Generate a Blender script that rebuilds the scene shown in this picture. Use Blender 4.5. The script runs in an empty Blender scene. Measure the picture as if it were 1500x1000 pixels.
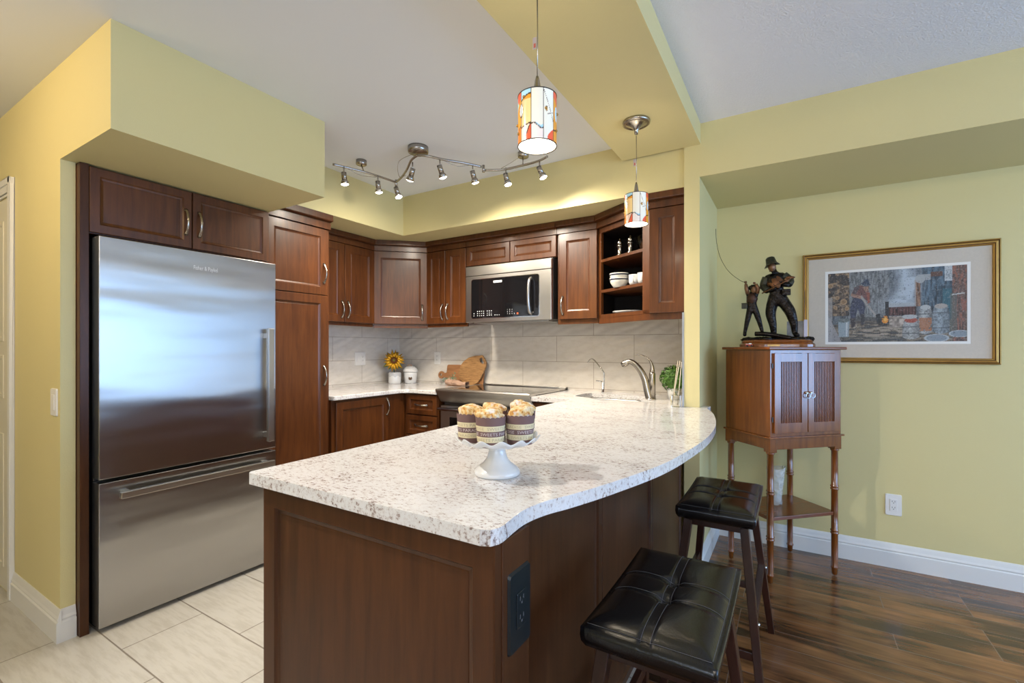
import bpy, bmesh, math, random
from mathutils import Vector, Matrix
R = math.radians
PI = math.pi
sc = bpy.context.scene
COL = sc.collection
random.seed(7)

# ---------------------------------------------------------------- camera, world, exposure, large lights
F_PX, YAW, V0, CAM_H = 679.53, 31.19, 511.13, 1.23
cd = bpy.data.cameras.new('camera'); cam = bpy.data.objects.new('camera', cd); COL.objects.link(cam)
cam.location = (0, 0, CAM_H); cam.rotation_euler = (R(90), 0, R(YAW))
cd.sensor_width = 36; cd.lens = 36 * F_PX / 1500; cd.shift_y = -(500 - V0) / 1500
cd.clip_start = 0.02
sc.camera = cam
sc.view_settings.view_transform = 'Standard'
sc.view_settings.look = 'None'
sc.view_settings.gamma = 1.0
sc.view_settings.exposure = -0.30
sc.view_settings.use_curve_mapping = False
w = bpy.data.worlds.new('sky'); sc.world = w; w.use_nodes = True
bg = w.node_tree.nodes['Background']; bg.inputs[0].default_value = (0.30, 0.52, 1.0, 1); bg.inputs[1].default_value = 2.0

def area(name, loc, rot, sx, sy, power, col, spread=180):
    l = bpy.data.lights.new(name, 'AREA'); l.shape = 'RECTANGLE'; l.size = sx; l.size_y = sy
    l.energy = power; l.color = col; l.spread = R(spread)
    o = bpy.data.objects.new(name, l); COL.objects.link(o); o.location = loc; o.rotation_euler = rot
    return o
def point(name, loc, power, col, radius=0.05):
    l = bpy.data.lights.new(name, 'POINT'); l.energy = power; l.color = col; l.shadow_soft_size = radius
    o = bpy.data.objects.new(name, l); COL.objects.link(o); o.location = loc
    return o
# daylight through the patio door on the right and the window behind the camera
area('daylight_right', (3.56, 1.52, 1.32), (0, R(95), 0), 1.6, 3.1, 150, (0.36, 0.60, 1.0))
area('daylight_rear', (0.6, -2.86, 1.5), (R(112), 0, R(0)), 2.6, 1.5, 62, (0.88, 0.94, 1.0))
# hall ceiling lamp (left of the frame) and an added fill lamp behind the camera
HALL = (-2.55, -0.35, 2.30); DINE_FILL = (1.35, -0.6, 2.30); KIT = (-2.35, -2.0, 2.30)
point('hall_bulb', HALL, 46, (1.0, 0.74, 0.40), 0.07)
def spot(name, loc, to, power, col, deg, blend=0.4, radius=0.05):
    l = bpy.data.lights.new(name, 'SPOT'); l.energy = power; l.color = col; l.spot_size = R(deg); l.spot_blend = blend; l.shadow_soft_size = radius
    o = bpy.data.objects.new(name, l); COL.objects.link(o); o.location = loc; o.rotation_euler = (Vector(to) - Vector(loc)).to_track_quat('-Z', 'Y').to_euler()
    return o
DOWN = (-1.70, 0.22, 2.405)   # recessed kitchen downlight just left of the frame
spot('downlight_beam', DOWN, (-0.95, 0.75, 0.9), 125, (1.0, 0.95, 0.88), 95, 0.5, 0.022)
point('dining_fill', DINE_FILL, 40, (1.0, 0.86, 0.66), 0.12)  # added unseen fill that lifts the ceiling behind the camera

# ---------------------------------------------------------------- materials
def new_mat(name):
    m = bpy.data.materials.new(name); m.use_nodes = True
    return m, m.node_tree.nodes, m.node_tree.links, m.node_tree.nodes['Principled BSDF']
def pm(name, col, rough=0.5, metal=0.0, var=0.0, scale=8.0, bump=0.0, bscale=40.0, coat=0.0, spec=0.5, stretch=(1, 1, 1), aniso=0.0, emis=None, estr=0.0, trans=0.0, ior=1.45):
    m, n, l, b = new_mat(name)
    b.inputs['Base Color'].default_value = (*col, 1)
    b.inputs['Roughness'].default_value = rough
    b.inputs['Metallic'].default_value = metal
    b.inputs['Specular IOR Level'].default_value = spec
    b.inputs['Coat Weight'].default_value = coat
    b.inputs['Coat Roughness'].default_value = 0.15
    b.inputs['Anisotropic'].default_value = aniso
    b.inputs['Transmission Weight'].default_value = trans
    b.inputs['IOR'].default_value = ior
    if emis:
        b.inputs['Emission Color'].default_value = (*emis, 1); b.inputs['Emission Strength'].default_value = estr
    tc = n.new('ShaderNodeTexCoord'); mp = n.new('ShaderNodeMapping'); mp.inputs['Scale'].default_value = stretch
    l.new(tc.outputs['Object'], mp.inputs[0])
    if var > 0:
        t = n.new('ShaderNodeTexNoise'); t.inputs['Scale'].default_value = scale; t.inputs['Detail'].default_value = 5
        l.new(mp.outputs[0], t.inputs['Vector'])
        mx = n.new('ShaderNodeMix'); mx.data_type = 'RGBA'
        mx.inputs['A'].default_value = (*[c * (1 - var) for c in col], 1); mx.inputs['B'].default_value = (*[min(1, c * (1 + var)) for c in col], 1)
        l.new(t.outputs['Fac'], mx.inputs['Factor']); l.new(mx.outputs['Result'], b.inputs['Base Color'])
    if bump > 0:
        t2 = n.new('ShaderNodeTexNoise'); t2.inputs['Scale'].default_value = bscale; t2.inputs['Detail'].default_value = 4
        l.new(mp.outputs[0], t2.inputs['Vector'])
        bp = n.new('ShaderNodeBump'); bp.inputs['Strength'].default_value = bump; bp.inputs['Distance'].default_value = 0.01
        l.new(t2.outputs['Fac'], bp.inputs['Height']); l.new(bp.outputs[0], b.inputs['Normal'])
    return m
def ramp(n, l, src, stops):
    r = n.new('ShaderNodeValToRGB'); l.new(src, r.inputs[0])
    e = r.color_ramp.elements
    while len(e) > 1: e.remove(e[-1])
    e[0].position = stops[0][0]; e[0].color = (*stops[0][1], 1)
    for p, c in stops[1:]:
        k = e.new(p); k.color = (*c, 1)
    return r
def wood_mat(name, dark, light, rough=0.36, stretch=(14, 14, 1.2), coat=0.18, scale=3.0, spec=0.38):
    m, n, l, b = new_mat(name)
    tc = n.new('ShaderNodeTexCoord'); mp = n.new('ShaderNodeMapping'); mp.inputs['Scale'].default_value = stretch
    l.new(tc.outputs['Object'], mp.inputs[0])
    t = n.new('ShaderNodeTexNoise'); t.inputs['Scale'].default_value = scale; t.inputs['Detail'].default_value = 8; t.inputs['Roughness'].default_value = 0.62; t.inputs['Distortion'].default_value = 0.4
    l.new(mp.outputs[0], t.inputs['Vector'])
    t2 = n.new('ShaderNodeTexNoise'); t2.inputs['Scale'].default_value = 2.2; t2.inputs['Detail'].default_value = 2
    l.new(tc.outputs['Object'], t2.inputs['Vector'])
    ad = n.new('ShaderNodeMath'); ad.operation = 'MULTIPLY_ADD'; ad.inputs[1].default_value = 0.6
    l.new(t.outputs['Fac'], ad.inputs[0])
    hf = n.new('ShaderNodeMath'); hf.operation = 'MULTIPLY'; hf.inputs[1].default_value = 0.4; l.new(t2.outputs['Fac'], hf.inputs[0]); l.new(hf.outputs[0], ad.inputs[2])
    r = ramp(n, l, ad.outputs[0], [(0.32, dark), (0.66, light)])
    l.new(r.outputs[0], b.inputs['Base Color'])
    b.inputs['Roughness'].default_value = rough; b.inputs['Coat Weight'].default_value = coat; b.inputs['Coat Roughness'].default_value = 0.18; b.inputs['Specular IOR Level'].default_value = spec
    bp = n.new('ShaderNodeBump'); bp.inputs['Strength'].default_value = 0.05; bp.inputs['Distance'].default_value = 0.002
    l.new(t.outputs['Fac'], bp.inputs['Height']); l.new(bp.outputs[0], b.inputs['Normal'])
    return m
def tile_mat(name, base, vein, grout, bw, rh, off, plane, mortar=0.0022, rough=0.3, bumpwave=0.0, stretch=(2, 14, 2)):
    m, n, l, b = new_mat(name)
    tc = n.new('ShaderNodeTexCoord'); sp = n.new('ShaderNodeSeparateXYZ'); l.new(tc.outputs['Object'], sp.inputs[0])
    cb = n.new('ShaderNodeCombineXYZ')
    ax = {'x': 0, 'y': 1, 'z': 2}
    for k in (0, 1):
        a = n.new('ShaderNodeMath'); a.operation = 'ADD'; a.inputs[1].default_value = off[k]
        l.new(sp.outputs[ax[plane[k]]], a.inputs[0]); l.new(a.outputs[0], cb.inputs[k])
    br = n.new('ShaderNodeTexBrick'); l.new(cb.outputs[0], br.inputs['Vector'])
    br.offset = 0.5; br.offset_frequency = 2; br.squash = 1
    br.inputs['Scale'].default_value = 1; br.inputs['Brick Width'].default_value = bw; br.inputs['Row Height'].default_value = rh
    br.inputs['Mortar Size'].default_value = mortar; br.inputs['Mortar Smooth'].default_value = 0.1; br.inputs['Bias'].default_value = 0
    br.inputs['Color1'].default_value = (*base, 1); br.inputs['Color2'].default_value = (*[c * 0.93 for c in base], 1); br.inputs['Mortar'].default_value = (*grout, 1)
    mp = n.new('ShaderNodeMapping'); mp.inputs['Scale'].default_value = stretch; l.new(cb.outputs[0], mp.inputs[0])
    t = n.new('ShaderNodeTexNoise'); t.inputs['Scale'].default_value = 3; t.inputs['Detail'].default_value = 9; t.inputs['Roughness'].default_value = 0.65
    l.new(mp.outputs[0], t.inputs['Vector'])
    r = ramp(n, l, t.outputs['Fac'], [(0.38, vein), (0.55, (1, 1, 1))])
    mx = n.new('ShaderNodeMix'); mx.data_type = 'RGBA'; mx.blend_type = 'MULTIPLY'; mx.inputs['Factor'].default_value = 1
    l.new(br.outputs['Color'], mx.inputs['A']); l.new(r.outputs[0], mx.inputs['B']); l.new(mx.outputs['Result'], b.inputs['Base Color'])
    b.inputs['Roughness'].default_value = rough
    bp = n.new('ShaderNodeBump'); bp.inputs['Strength'].default_value = 0.5; bp.inputs['Distance'].default_value = 0.002; bp.invert = True
    l.new(br.outputs['Fac'], bp.inputs['Height'])
    if bumpwave > 0:
        wv = n.new('ShaderNodeTexWave'); wv.inputs['Scale'].default_value = 3.2; wv.inputs['Distortion'].default_value = 7; wv.inputs['Detail'].default_value = 1; wv.inputs['Detail Scale'].default_value = 0.6
        rot = n.new('ShaderNodeMapping'); rot.inputs['Rotation'].default_value = (0, 0, R(55)); rot.inputs['Scale'].default_value = (1, 1.7, 1)
        l.new(cb.outputs[0], rot.inputs[0]); l.new(rot.outputs[0], wv.inputs['Vector'])
        b2 = n.new('ShaderNodeBump'); b2.inputs['Strength'].default_value = bumpwave; b2.inputs['Distance'].default_value = 0.01
        l.new(wv.outputs['Fac'], b2.inputs['Height']); l.new(bp.outputs[0], b2.inputs['Normal']); l.new(b2.outputs[0], b.inputs['Normal'])
    else:
        l.new(bp.outputs[0], b.inputs['Normal'])
    return m
def plank_mat(name):
    m, n, l, b = new_mat(name)
    tc = n.new('ShaderNodeTexCoord')
    br = n.new('ShaderNodeTexBrick'); mo = n.new('ShaderNodeMapping'); mo.inputs['Location'].default_value = (0.21, 0.03, 0)
    l.new(tc.outputs['Object'], mo.inputs[0]); l.new(mo.outputs[0], br.inputs['Vector'])
    br.offset = 0.37; br.offset_frequency = 3
    br.inputs['Scale'].default_value = 1; br.inputs['Brick Width'].default_value = 0.92; br.inputs['Row Height'].default_value = 0.118
    br.inputs['Mortar Size'].default_value = 0.0016; br.inputs['Mortar Smooth'].default_value = 0.0; br.inputs['Bias'].default_value = 0
    br.inputs['Color1'].default_value = (0, 0, 0, 1); br.inputs['Color2'].default_value = (1, 1, 1, 1); br.inputs['Mortar'].default_value = (0.5, 0.5, 0.5, 1)
    mp = n.new('ShaderNodeMapping'); mp.inputs['Scale'].default_value = (1.0, 9.0, 1)
    va = n.new('ShaderNodeVectorMath'); va.operation = 'MULTIPLY_ADD'; va.inputs[1].default_value = (7, 3, 0)
    l.new(br.outputs['Color'], va.inputs[0]); l.new(tc.outputs['Object'], va.inputs[2]); l.new(va.outputs[0], mp.inputs[0])
    t = n.new('ShaderNodeTexNoise'); t.inputs['Scale'].default_value = 2.4; t.inputs['Detail'].default_value = 9; t.inputs['Roughness'].default_value = 0.68; t.inputs['Distortion'].default_value = 0.6
    l.new(mp.outputs[0], t.inputs['Vector'])
    mp2 = n.new('ShaderNodeMapping'); mp2.inputs['Scale'].default_value = (1, 2.2, 1); l.new(va.outputs[0], mp2.inputs[0])
    t2 = n.new('ShaderNodeTexNoise'); t2.inputs['Scale'].default_value = 2.0; t2.inputs['Detail'].default_value = 3; l.new(mp2.outputs[0], t2.inputs['Vector'])
    ad = n.new('ShaderNodeMath'); ad.operation = 'ADD'; l.new(t.outputs['Fac'], ad.inputs[0]); l.new(t2.outputs['Fac'], ad.inputs[1])
    hf = n.new('ShaderNodeMath'); hf.operation = 'MULTIPLY'; hf.inputs[1].default_value = 0.5; l.new(ad.outputs[0], hf.inputs[0])
    r = ramp(n, l, hf.outputs[0], [(0.37, (0.014, 0.007, 0.004)), (0.44, (0.068, 0.029, 0.012)), (0.51, (0.18, 0.074, 0.026)), (0.64, (0.33, 0.145, 0.052))])
    mx = n.new('ShaderNodeMix'); mx.data_type = 'RGBA'; l.new(br.outputs['Fac'], mx.inputs['Factor']); l.new(r.outputs[0], mx.inputs['A']); mx.inputs['B'].default_value = (0.22, 0.14, 0.10, 1)
    l.new(mx.outputs['Result'], b.inputs['Base Color'])
    b.inputs['Roughness'].default_value = 0.24; b.inputs['Coat Weight'].default_value = 0.3; b.inputs['Coat Roughness'].default_value = 0.12
    wv = n.new('ShaderNodeTexNoise'); wv.inputs['Scale'].default_value = 9; mp3 = n.new('ShaderNodeMapping'); mp3.inputs['Scale'].default_value = (0.6, 3, 1)
    l.new(tc.outputs['Object'], mp3.inputs[0]); l.new(mp3.outputs[0], wv.inputs['Vector'])
    b1 = n.new('ShaderNodeBump'); b1.inputs['Strength'].default_value = 0.25; b1.inputs['Distance'].default_value = 0.006; l.new(wv.outputs['Fac'], b1.inputs['Height'])
    bp = n.new('ShaderNodeBump'); bp.inputs['Strength'].default_value = 0.5; bp.inputs['Distance'].default_value = 0.0015; bp.invert = True
    l.new(br.outputs['Fac'], bp.inputs['Height']); l.new(b1.outputs[0], bp.inputs['Normal']); l.new(bp.outputs[0], b.inputs['Normal'])
    return m
def granite_mat(name):
    m, n, l, b = new_mat(name)
    tc = n.new('ShaderNodeTexCoord'); mp = n.new('ShaderNodeMapping'); mp.inputs['Scale'].default_value = (1, 1.7, 1); mp.inputs['Rotation'].default_value = (0, 0, R(20)); l.new(tc.outputs['Object'], mp.inputs[0])
    t = n.new('ShaderNodeTexNoise'); t.inputs['Scale'].default_value = 88; t.inputs['Detail'].default_value = 8; t.inputs['Roughness'].default_value = 0.72; l.new(mp.outputs[0], t.inputs['Vector'])
    t2 = n.new('ShaderNodeTexNoise'); t2.inputs['Scale'].default_value = 7; t2.inputs['Detail'].default_value = 3; l.new(mp.outputs[0], t2.inputs['Vector'])
    ad = n.new('ShaderNodeMath'); ad.operation = 'MULTIPLY_ADD'; ad.inputs[1].default_value = 0.22; l.new(t2.outputs['Fac'], ad.inputs[0]); l.new(t.outputs['Fac'], ad.inputs[2])
    r = ramp(n, l, ad.outputs[0], [(0.43, (0.17, 0.115, 0.10)), (0.505, (0.40, 0.33, 0.30)), (0.555, (0.68, 0.655, 0.64)), (0.66, (0.75, 0.745, 0.74))])
    t3 = n.new('ShaderNodeTexVoronoi'); t3.inputs['Scale'].default_value = 160; l.new(tc.outputs['Object'], t3.inputs['Vector'])
    r3 = ramp(n, l, t3.outputs['Distance'], [(0.10, (0.62, 0.50, 0.42)), (0.22, (1, 1, 1))])
    mx = n.new('ShaderNodeMix'); mx.data_type = 'RGBA'; mx.blend_type = 'MULTIPLY'; mx.inputs['Factor'].default_value = 0.55
    l.new(r.outputs[0], mx.inputs['A']); l.new(r3.outputs[0], mx.inputs['B']); l.new(mx.outputs['Result'], b.inputs['Base Color'])
    b.inputs['Roughness'].default_value = 0.10; b.inputs['Specular IOR Level'].default_value = 0.5
    return m
def steel_mat(name, col=(0.56, 0.55, 0.53), rough=0.24, wave=0.0, aniso_on=0):
    m, n, l, b = new_mat(name)
    b.inputs['Base Color'].default_value = (*col, 1); b.inputs['Metallic'].default_value = 1; b.inputs['Roughness'].default_value = rough
    tc = n.new('ShaderNodeTexCoord')
    mp = n.new('ShaderNodeMapping'); mp.inputs['Scale'].default_value = (1.5, 1.5, 260); l.new(tc.outputs['Object'], mp.inputs[0])
    t = n.new('ShaderNodeTexNoise'); t.inputs['Scale'].default_value = 2; t.inputs['Detail'].default_value = 2; l.new(mp.outputs[0], t.inputs['Vector'])
    b1 = n.new('ShaderNodeBump'); b1.inputs['Strength'].default_value = 0.06; b1.inputs['Distance'].default_value = 0.001; l.new(t.outputs['Fac'], b1.inputs['Height'])
    if aniso_on:
        tg = n.new('ShaderNodeTangent'); tg.direction_type = 'RADIAL'; tg.axis = 'Z'; l.new(tg.outputs[0], b.inputs['Tangent']); b.inputs['Anisotropic'].default_value = 0.9; b.inputs['Anisotropic Rotation'].default_value = aniso_on - 1
    last = b1
    if wave > 0:
        mp2 = n.new('ShaderNodeMapping'); mp2.inputs['Scale'].default_value = (1.0, 1.1, 5.5); l.new(tc.outputs['Object'], mp2.inputs[0])
        t2 = n.new('ShaderNodeTexNoise'); t2.inputs['Scale'].default_value = 1.6; t2.inputs['Detail'].default_value = 0.5; l.new(mp2.outputs[0], t2.inputs['Vector'])
        b2 = n.new('ShaderNodeBump'); b2.inputs['Strength'].default_value = wave; b2.inputs['Distance'].default_value = 0.02
        l.new(t2.outputs['Fac'], b2.inputs['Height']); l.new(b1.outputs[0], b2.inputs['Normal']); last = b2
    l.new(last.outputs[0], b.inputs['Normal'])
    return m
def vcol_mat(name, rough=0.5, emit=0.0, bump=0.0, coat=0.0):
    m, n, l, b = new_mat(name)
    a = n.new('ShaderNodeVertexColor'); a.layer_name = 'Col'
    l.new(a.outputs[0], b.inputs['Base Color']); b.inputs['Roughness'].default_value = rough; b.inputs['Coat Weight'].default_value = coat
    if emit > 0:
        l.new(a.outputs[0], b.inputs['Emission Color']); b.inputs['Emission Strength'].default_value = emit
    if bump > 0:
        tc = n.new('ShaderNodeTexCoord'); t = n.new('ShaderNodeTexNoise'); t.inputs['Scale'].default_value = 120; l.new(tc.outputs['Object'], t.inputs['Vector'])
        bp = n.new('ShaderNodeBump'); bp.inputs['Strength'].default_value = bump; bp.inputs['Distance'].default_value = 0.003; l.new(t.outputs['Fac'], bp.inputs['Height']); l.new(bp.outputs[0], b.inputs['Normal'])
    return m
M = {}
M['yellow'] = pm('yellow_wall_paint', (0.66, 0.575, 0.285), 0.55, var=0.03, scale=2, bump=0.06, bscale=220)
M['ceil'] = pm('ceiling_paint', (0.75, 0.775, 0.80), 0.7)
M['ceiltex'] = pm('textured_ceiling_paint', (0.80, 0.80, 0.82), 0.85, bump=0.5, bscale=170)
M['white'] = pm('white_trim_paint', (0.74, 0.73, 0.70), 0.35)
M['door'] = pm('door_paint', (0.68, 0.64, 0.52), 0.4, bump=0.05, bscale=90, stretch=(8, 8, 1))
M['cherry'] = wood_mat('cherry_stained_maple', (0.045, 0.0125, 0.0032), (0.130, 0.041, 0.0092))
M['cherry_v'] = wood_mat('cherry_stained_panel', (0.040, 0.0145, 0.006), (0.092, 0.034, 0.012), rough=0.34, coat=0.0, spec=0.25)
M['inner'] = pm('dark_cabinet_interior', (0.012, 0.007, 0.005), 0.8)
M['granite'] = granite_mat('pale_speckled_granite')
M['steel'] = steel_mat('brushed_stainless_steel', (0.50, 0.485, 0.46), 0.30, wave=0.0)
M['fridge'] = steel_mat('brushed_stainless_fridge_front', (0.43, 0.425, 0.42), 0.28, wave=0.26, aniso_on=1)
M['nickel'] = pm('satin_nickel', (0.40, 0.37, 0.33), 0.26, 1.0)
M['chrome'] = pm('chrome', (0.72, 0.72, 0.72), 0.12, 1.0)
M['darksteel'] = pm('dark_grey_metal', (0.09, 0.085, 0.08), 0.35, 0.8)
M['blackglass'] = pm('black_glass', (0.006, 0.006, 0.007), 0.05, 0.0, spec=0.6)
M['black'] = pm('black_plastic', (0.008, 0.012, 0.014), 0.35)
M['plastic'] = pm('white_plastic', (0.78, 0.76, 0.72), 0.35)
M['leather'] = pm('black_leather', (0.0032, 0.0036, 0.0048), 0.20, bump=0.10, bscale=260, coat=0.25, var=0.2)
M['thread'] = pm('grey_stitching', (0.10, 0.10, 0.11), 0.6)
M['stool'] = wood_mat('dark_espresso_wood', (0.018, 0.006, 0.004), (0.050, 0.016, 0.010), rough=0.3)
M['stand'] = wood_mat('red_brown_cabinet_wood', (0.10, 0.026, 0.005), (0.27, 0.078, 0.010), rough=0.22, coat=0.8, spec=0.6)
M['stand_h'] = wood_mat('red_brown_wood_flat', (0.12, 0.030, 0.006), (0.26, 0.075, 0.012), rough=0.24, stretch=(1.2, 14, 14))
M['bronze'] = pm('dark_patinated_bronze', (0.018, 0.014, 0.012), 0.22, 0.75, var=0.5, scale=30, bump=0.8, bscale=45)
M['bronze_b'] = pm('brown_patinated_bronze', (0.16, 0.065, 0.025), 0.35, 0.55, var=0.5, scale=30, bump=0.5, bscale=60)
M['bronze_g'] = pm('green_grey_patinated_bronze', (0.045, 0.045, 0.032), 0.35, 0.55, var=0.5, scale=30, bump=0.6, bscale=60)
M['bronze_s'] = pm('tan_bronze_skin', (0.22, 0.11, 0.055), 0.4, 0.4, bump=0.3, bscale=80)
M['gold'] = pm('antique_gilt', (0.46, 0.27, 0.075), 0.33, 0.75, var=0.25, scale=20)
M['golddark'] = pm('dark_gilt_groove', (0.13, 0.065, 0.025), 0.45, 0.4)
M['mat'] = pm('linen_mat_board', (0.60, 0.53, 0.44), 0.85, var=0.06, scale=90, bump=0.15, bscale=300)
M['porcelain'] = pm('white_glazed_porcelain', (0.68, 0.68, 0.67), 0.12, coat=0.5)
M['cream'] = pm('cream_glazed_ceramic', (0.60, 0.585, 0.52), 0.25, var=0.08, scale=30)
M['brownglaze'] = pm('brown_glaze_dot', (0.13, 0.075, 0.045), 0.3)
M['glass'] = pm('clear_glass', (0.95, 0.97, 0.97), 0.03, trans=1.0, ior=1.45)
M['crystal'] = pm('cut_crystal', (0.97, 0.98, 0.98), 0.06, trans=1.0, ior=1.18)
M['tag'] = pm('paper_tag', (0.50, 0.44, 0.46), 0.7)
M['tagred'] = pm('red_print_on_tag', (0.55, 0.14, 0.10), 0.7)
M['blueglaze'] = pm('dark_blue_band', (0.03, 0.035, 0.06), 0.3)
M['leaf'] = pm('green_leaf', (0.075, 0.13, 0.035), 0.55, var=0.4, scale=30)
M['box_leaf'] = pm('boxwood_green', (0.09, 0.20, 0.035), 0.5, var=0.75, scale=110)
M['petal'] = pm('sunflower_petal', (0.86, 0.42, 0.02), 0.6, var=0.3, scale=50)
M['seed'] = pm('sunflower_centre_brown', (0.14, 0.045, 0.012), 0.8, var=0.4, scale=200, bump=0.5, bscale=300)
M['seedgreen'] = pm('sunflower_centre_green', (0.17, 0.20, 0.03), 0.8, bump=0.5, bscale=300)
M['board'] = wood_mat('acacia_board', (0.20, 0.085, 0.032), (0.42, 0.20, 0.085), rough=0.5, stretch=(1.5, 6, 16), coat=0.0, scale=4)
M['board2'] = wood_mat('olive_wood_board', (0.10, 0.042, 0.015), (0.56, 0.31, 0.12), rough=0.5, stretch=(1, 1, 1), coat=0.0, scale=3.0)
for _n in M['board2'].node_tree.nodes:
    if _n.type == 'MAPPING': _n.inputs['Rotation'].default_value = (0, R(38), 0); _n.inputs['Scale'].default_value = (5, 6, 55)
M['kraft'] = pm('kraft_paper', (0.42, 0.27, 0.19), 0.8, var=0.1)
M['herb'] = pm('grey_green_herb', (0.16, 0.27, 0.17), 0.7, var=0.3)
M['reed'] = pm('pale_reed', (0.62, 0.52, 0.38), 0.7)
M['oil'] = pm('pale_diffuser_oil', (0.75, 0.72, 0.62), 0.05, trans=0.9, ior=1.4)
M['cupbrown'] = pm('mauve_brown_paper', (0.175, 0.10, 0.095), 0.7)
M['cupcream'] = pm('cream_paper', (0.75, 0.66, 0.42), 0.7)
M['inkpale'] = pm('pale_print', (0.62, 0.52, 0.50), 0.7)
M['inkdim'] = pm('tan_print', (0.46, 0.38, 0.26), 0.7)
M['bulb'] = pm('lit_bulb_face', (1, 1, 1), 0.3, emis=(1.0, 0.93, 0.80), estr=16)
M['shadeglow'] = pm('lit_shade_inside', (0.9, 0.86, 0.78), 0.4, emis=(1.0, 0.93, 0.86), estr=0.60)
M['lead'] = pm('dark_lead_came', (0.03, 0.028, 0.025), 0.4, 0.7)
M['stained'] = vcol_mat('stained_glass', 0.2, emit=0.26)
M['painting'] = vcol_mat('oil_painting', 0.5, bump=0.5)
M['steelmark'] = pm('printed_grey_mark', (0.80, 0.80, 0.80), 0.4)
M['red'] = pm('red_toy_paint', (0.45, 0.03, 0.02), 0.3)
M['tyre'] = pm('toy_tyre_rubber', (0.02, 0.02, 0.02), 0.7)
M['orange'] = pm('orange_print', (0.6, 0.10, 0.03), 0.4)
M['salt'] = pm('silver_mill', (0.45, 0.42, 0.38), 0.2, 1.0)
M['wallgrey'] = pm('grey_metal_edge_trim', (0.42, 0.45, 0.50), 0.3, 0.6)
M['floor'] = tile_mat('floor_tile', (0.53, 0.515, 0.475), (0.86, 0.85, 0.83), (0.24, 0.21, 0.18), 0.613, 0.307, (2.6585, -0.796), 'xy', mortar=0.003, rough=0.28)
M['wtile_back'] = tile_mat('backsplash_tile_back', (0.70, 0.655, 0.59), (0.93, 0.92, 0.90), (0.36, 0.30, 0.24), 0.613, 0.2013, (2.812, -0.93), 'xz', mortar=0.0017, rough=0.25, bumpwave=0.22, stretch=(4, 9, 4))
M['wtile_left'] = tile_mat('backsplash_tile_left', (0.70, 0.655, 0.59), (0.93, 0.92, 0.90), (0.36, 0.30, 0.24), 0.613, 0.2013, (-3.144, -0.93), 'yz', mortar=0.0017, rough=0.25, bumpwave=0.22, stretch=(4, 9, 4))
M['planks'] = plank_mat('dark_hardwood_planks')

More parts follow.
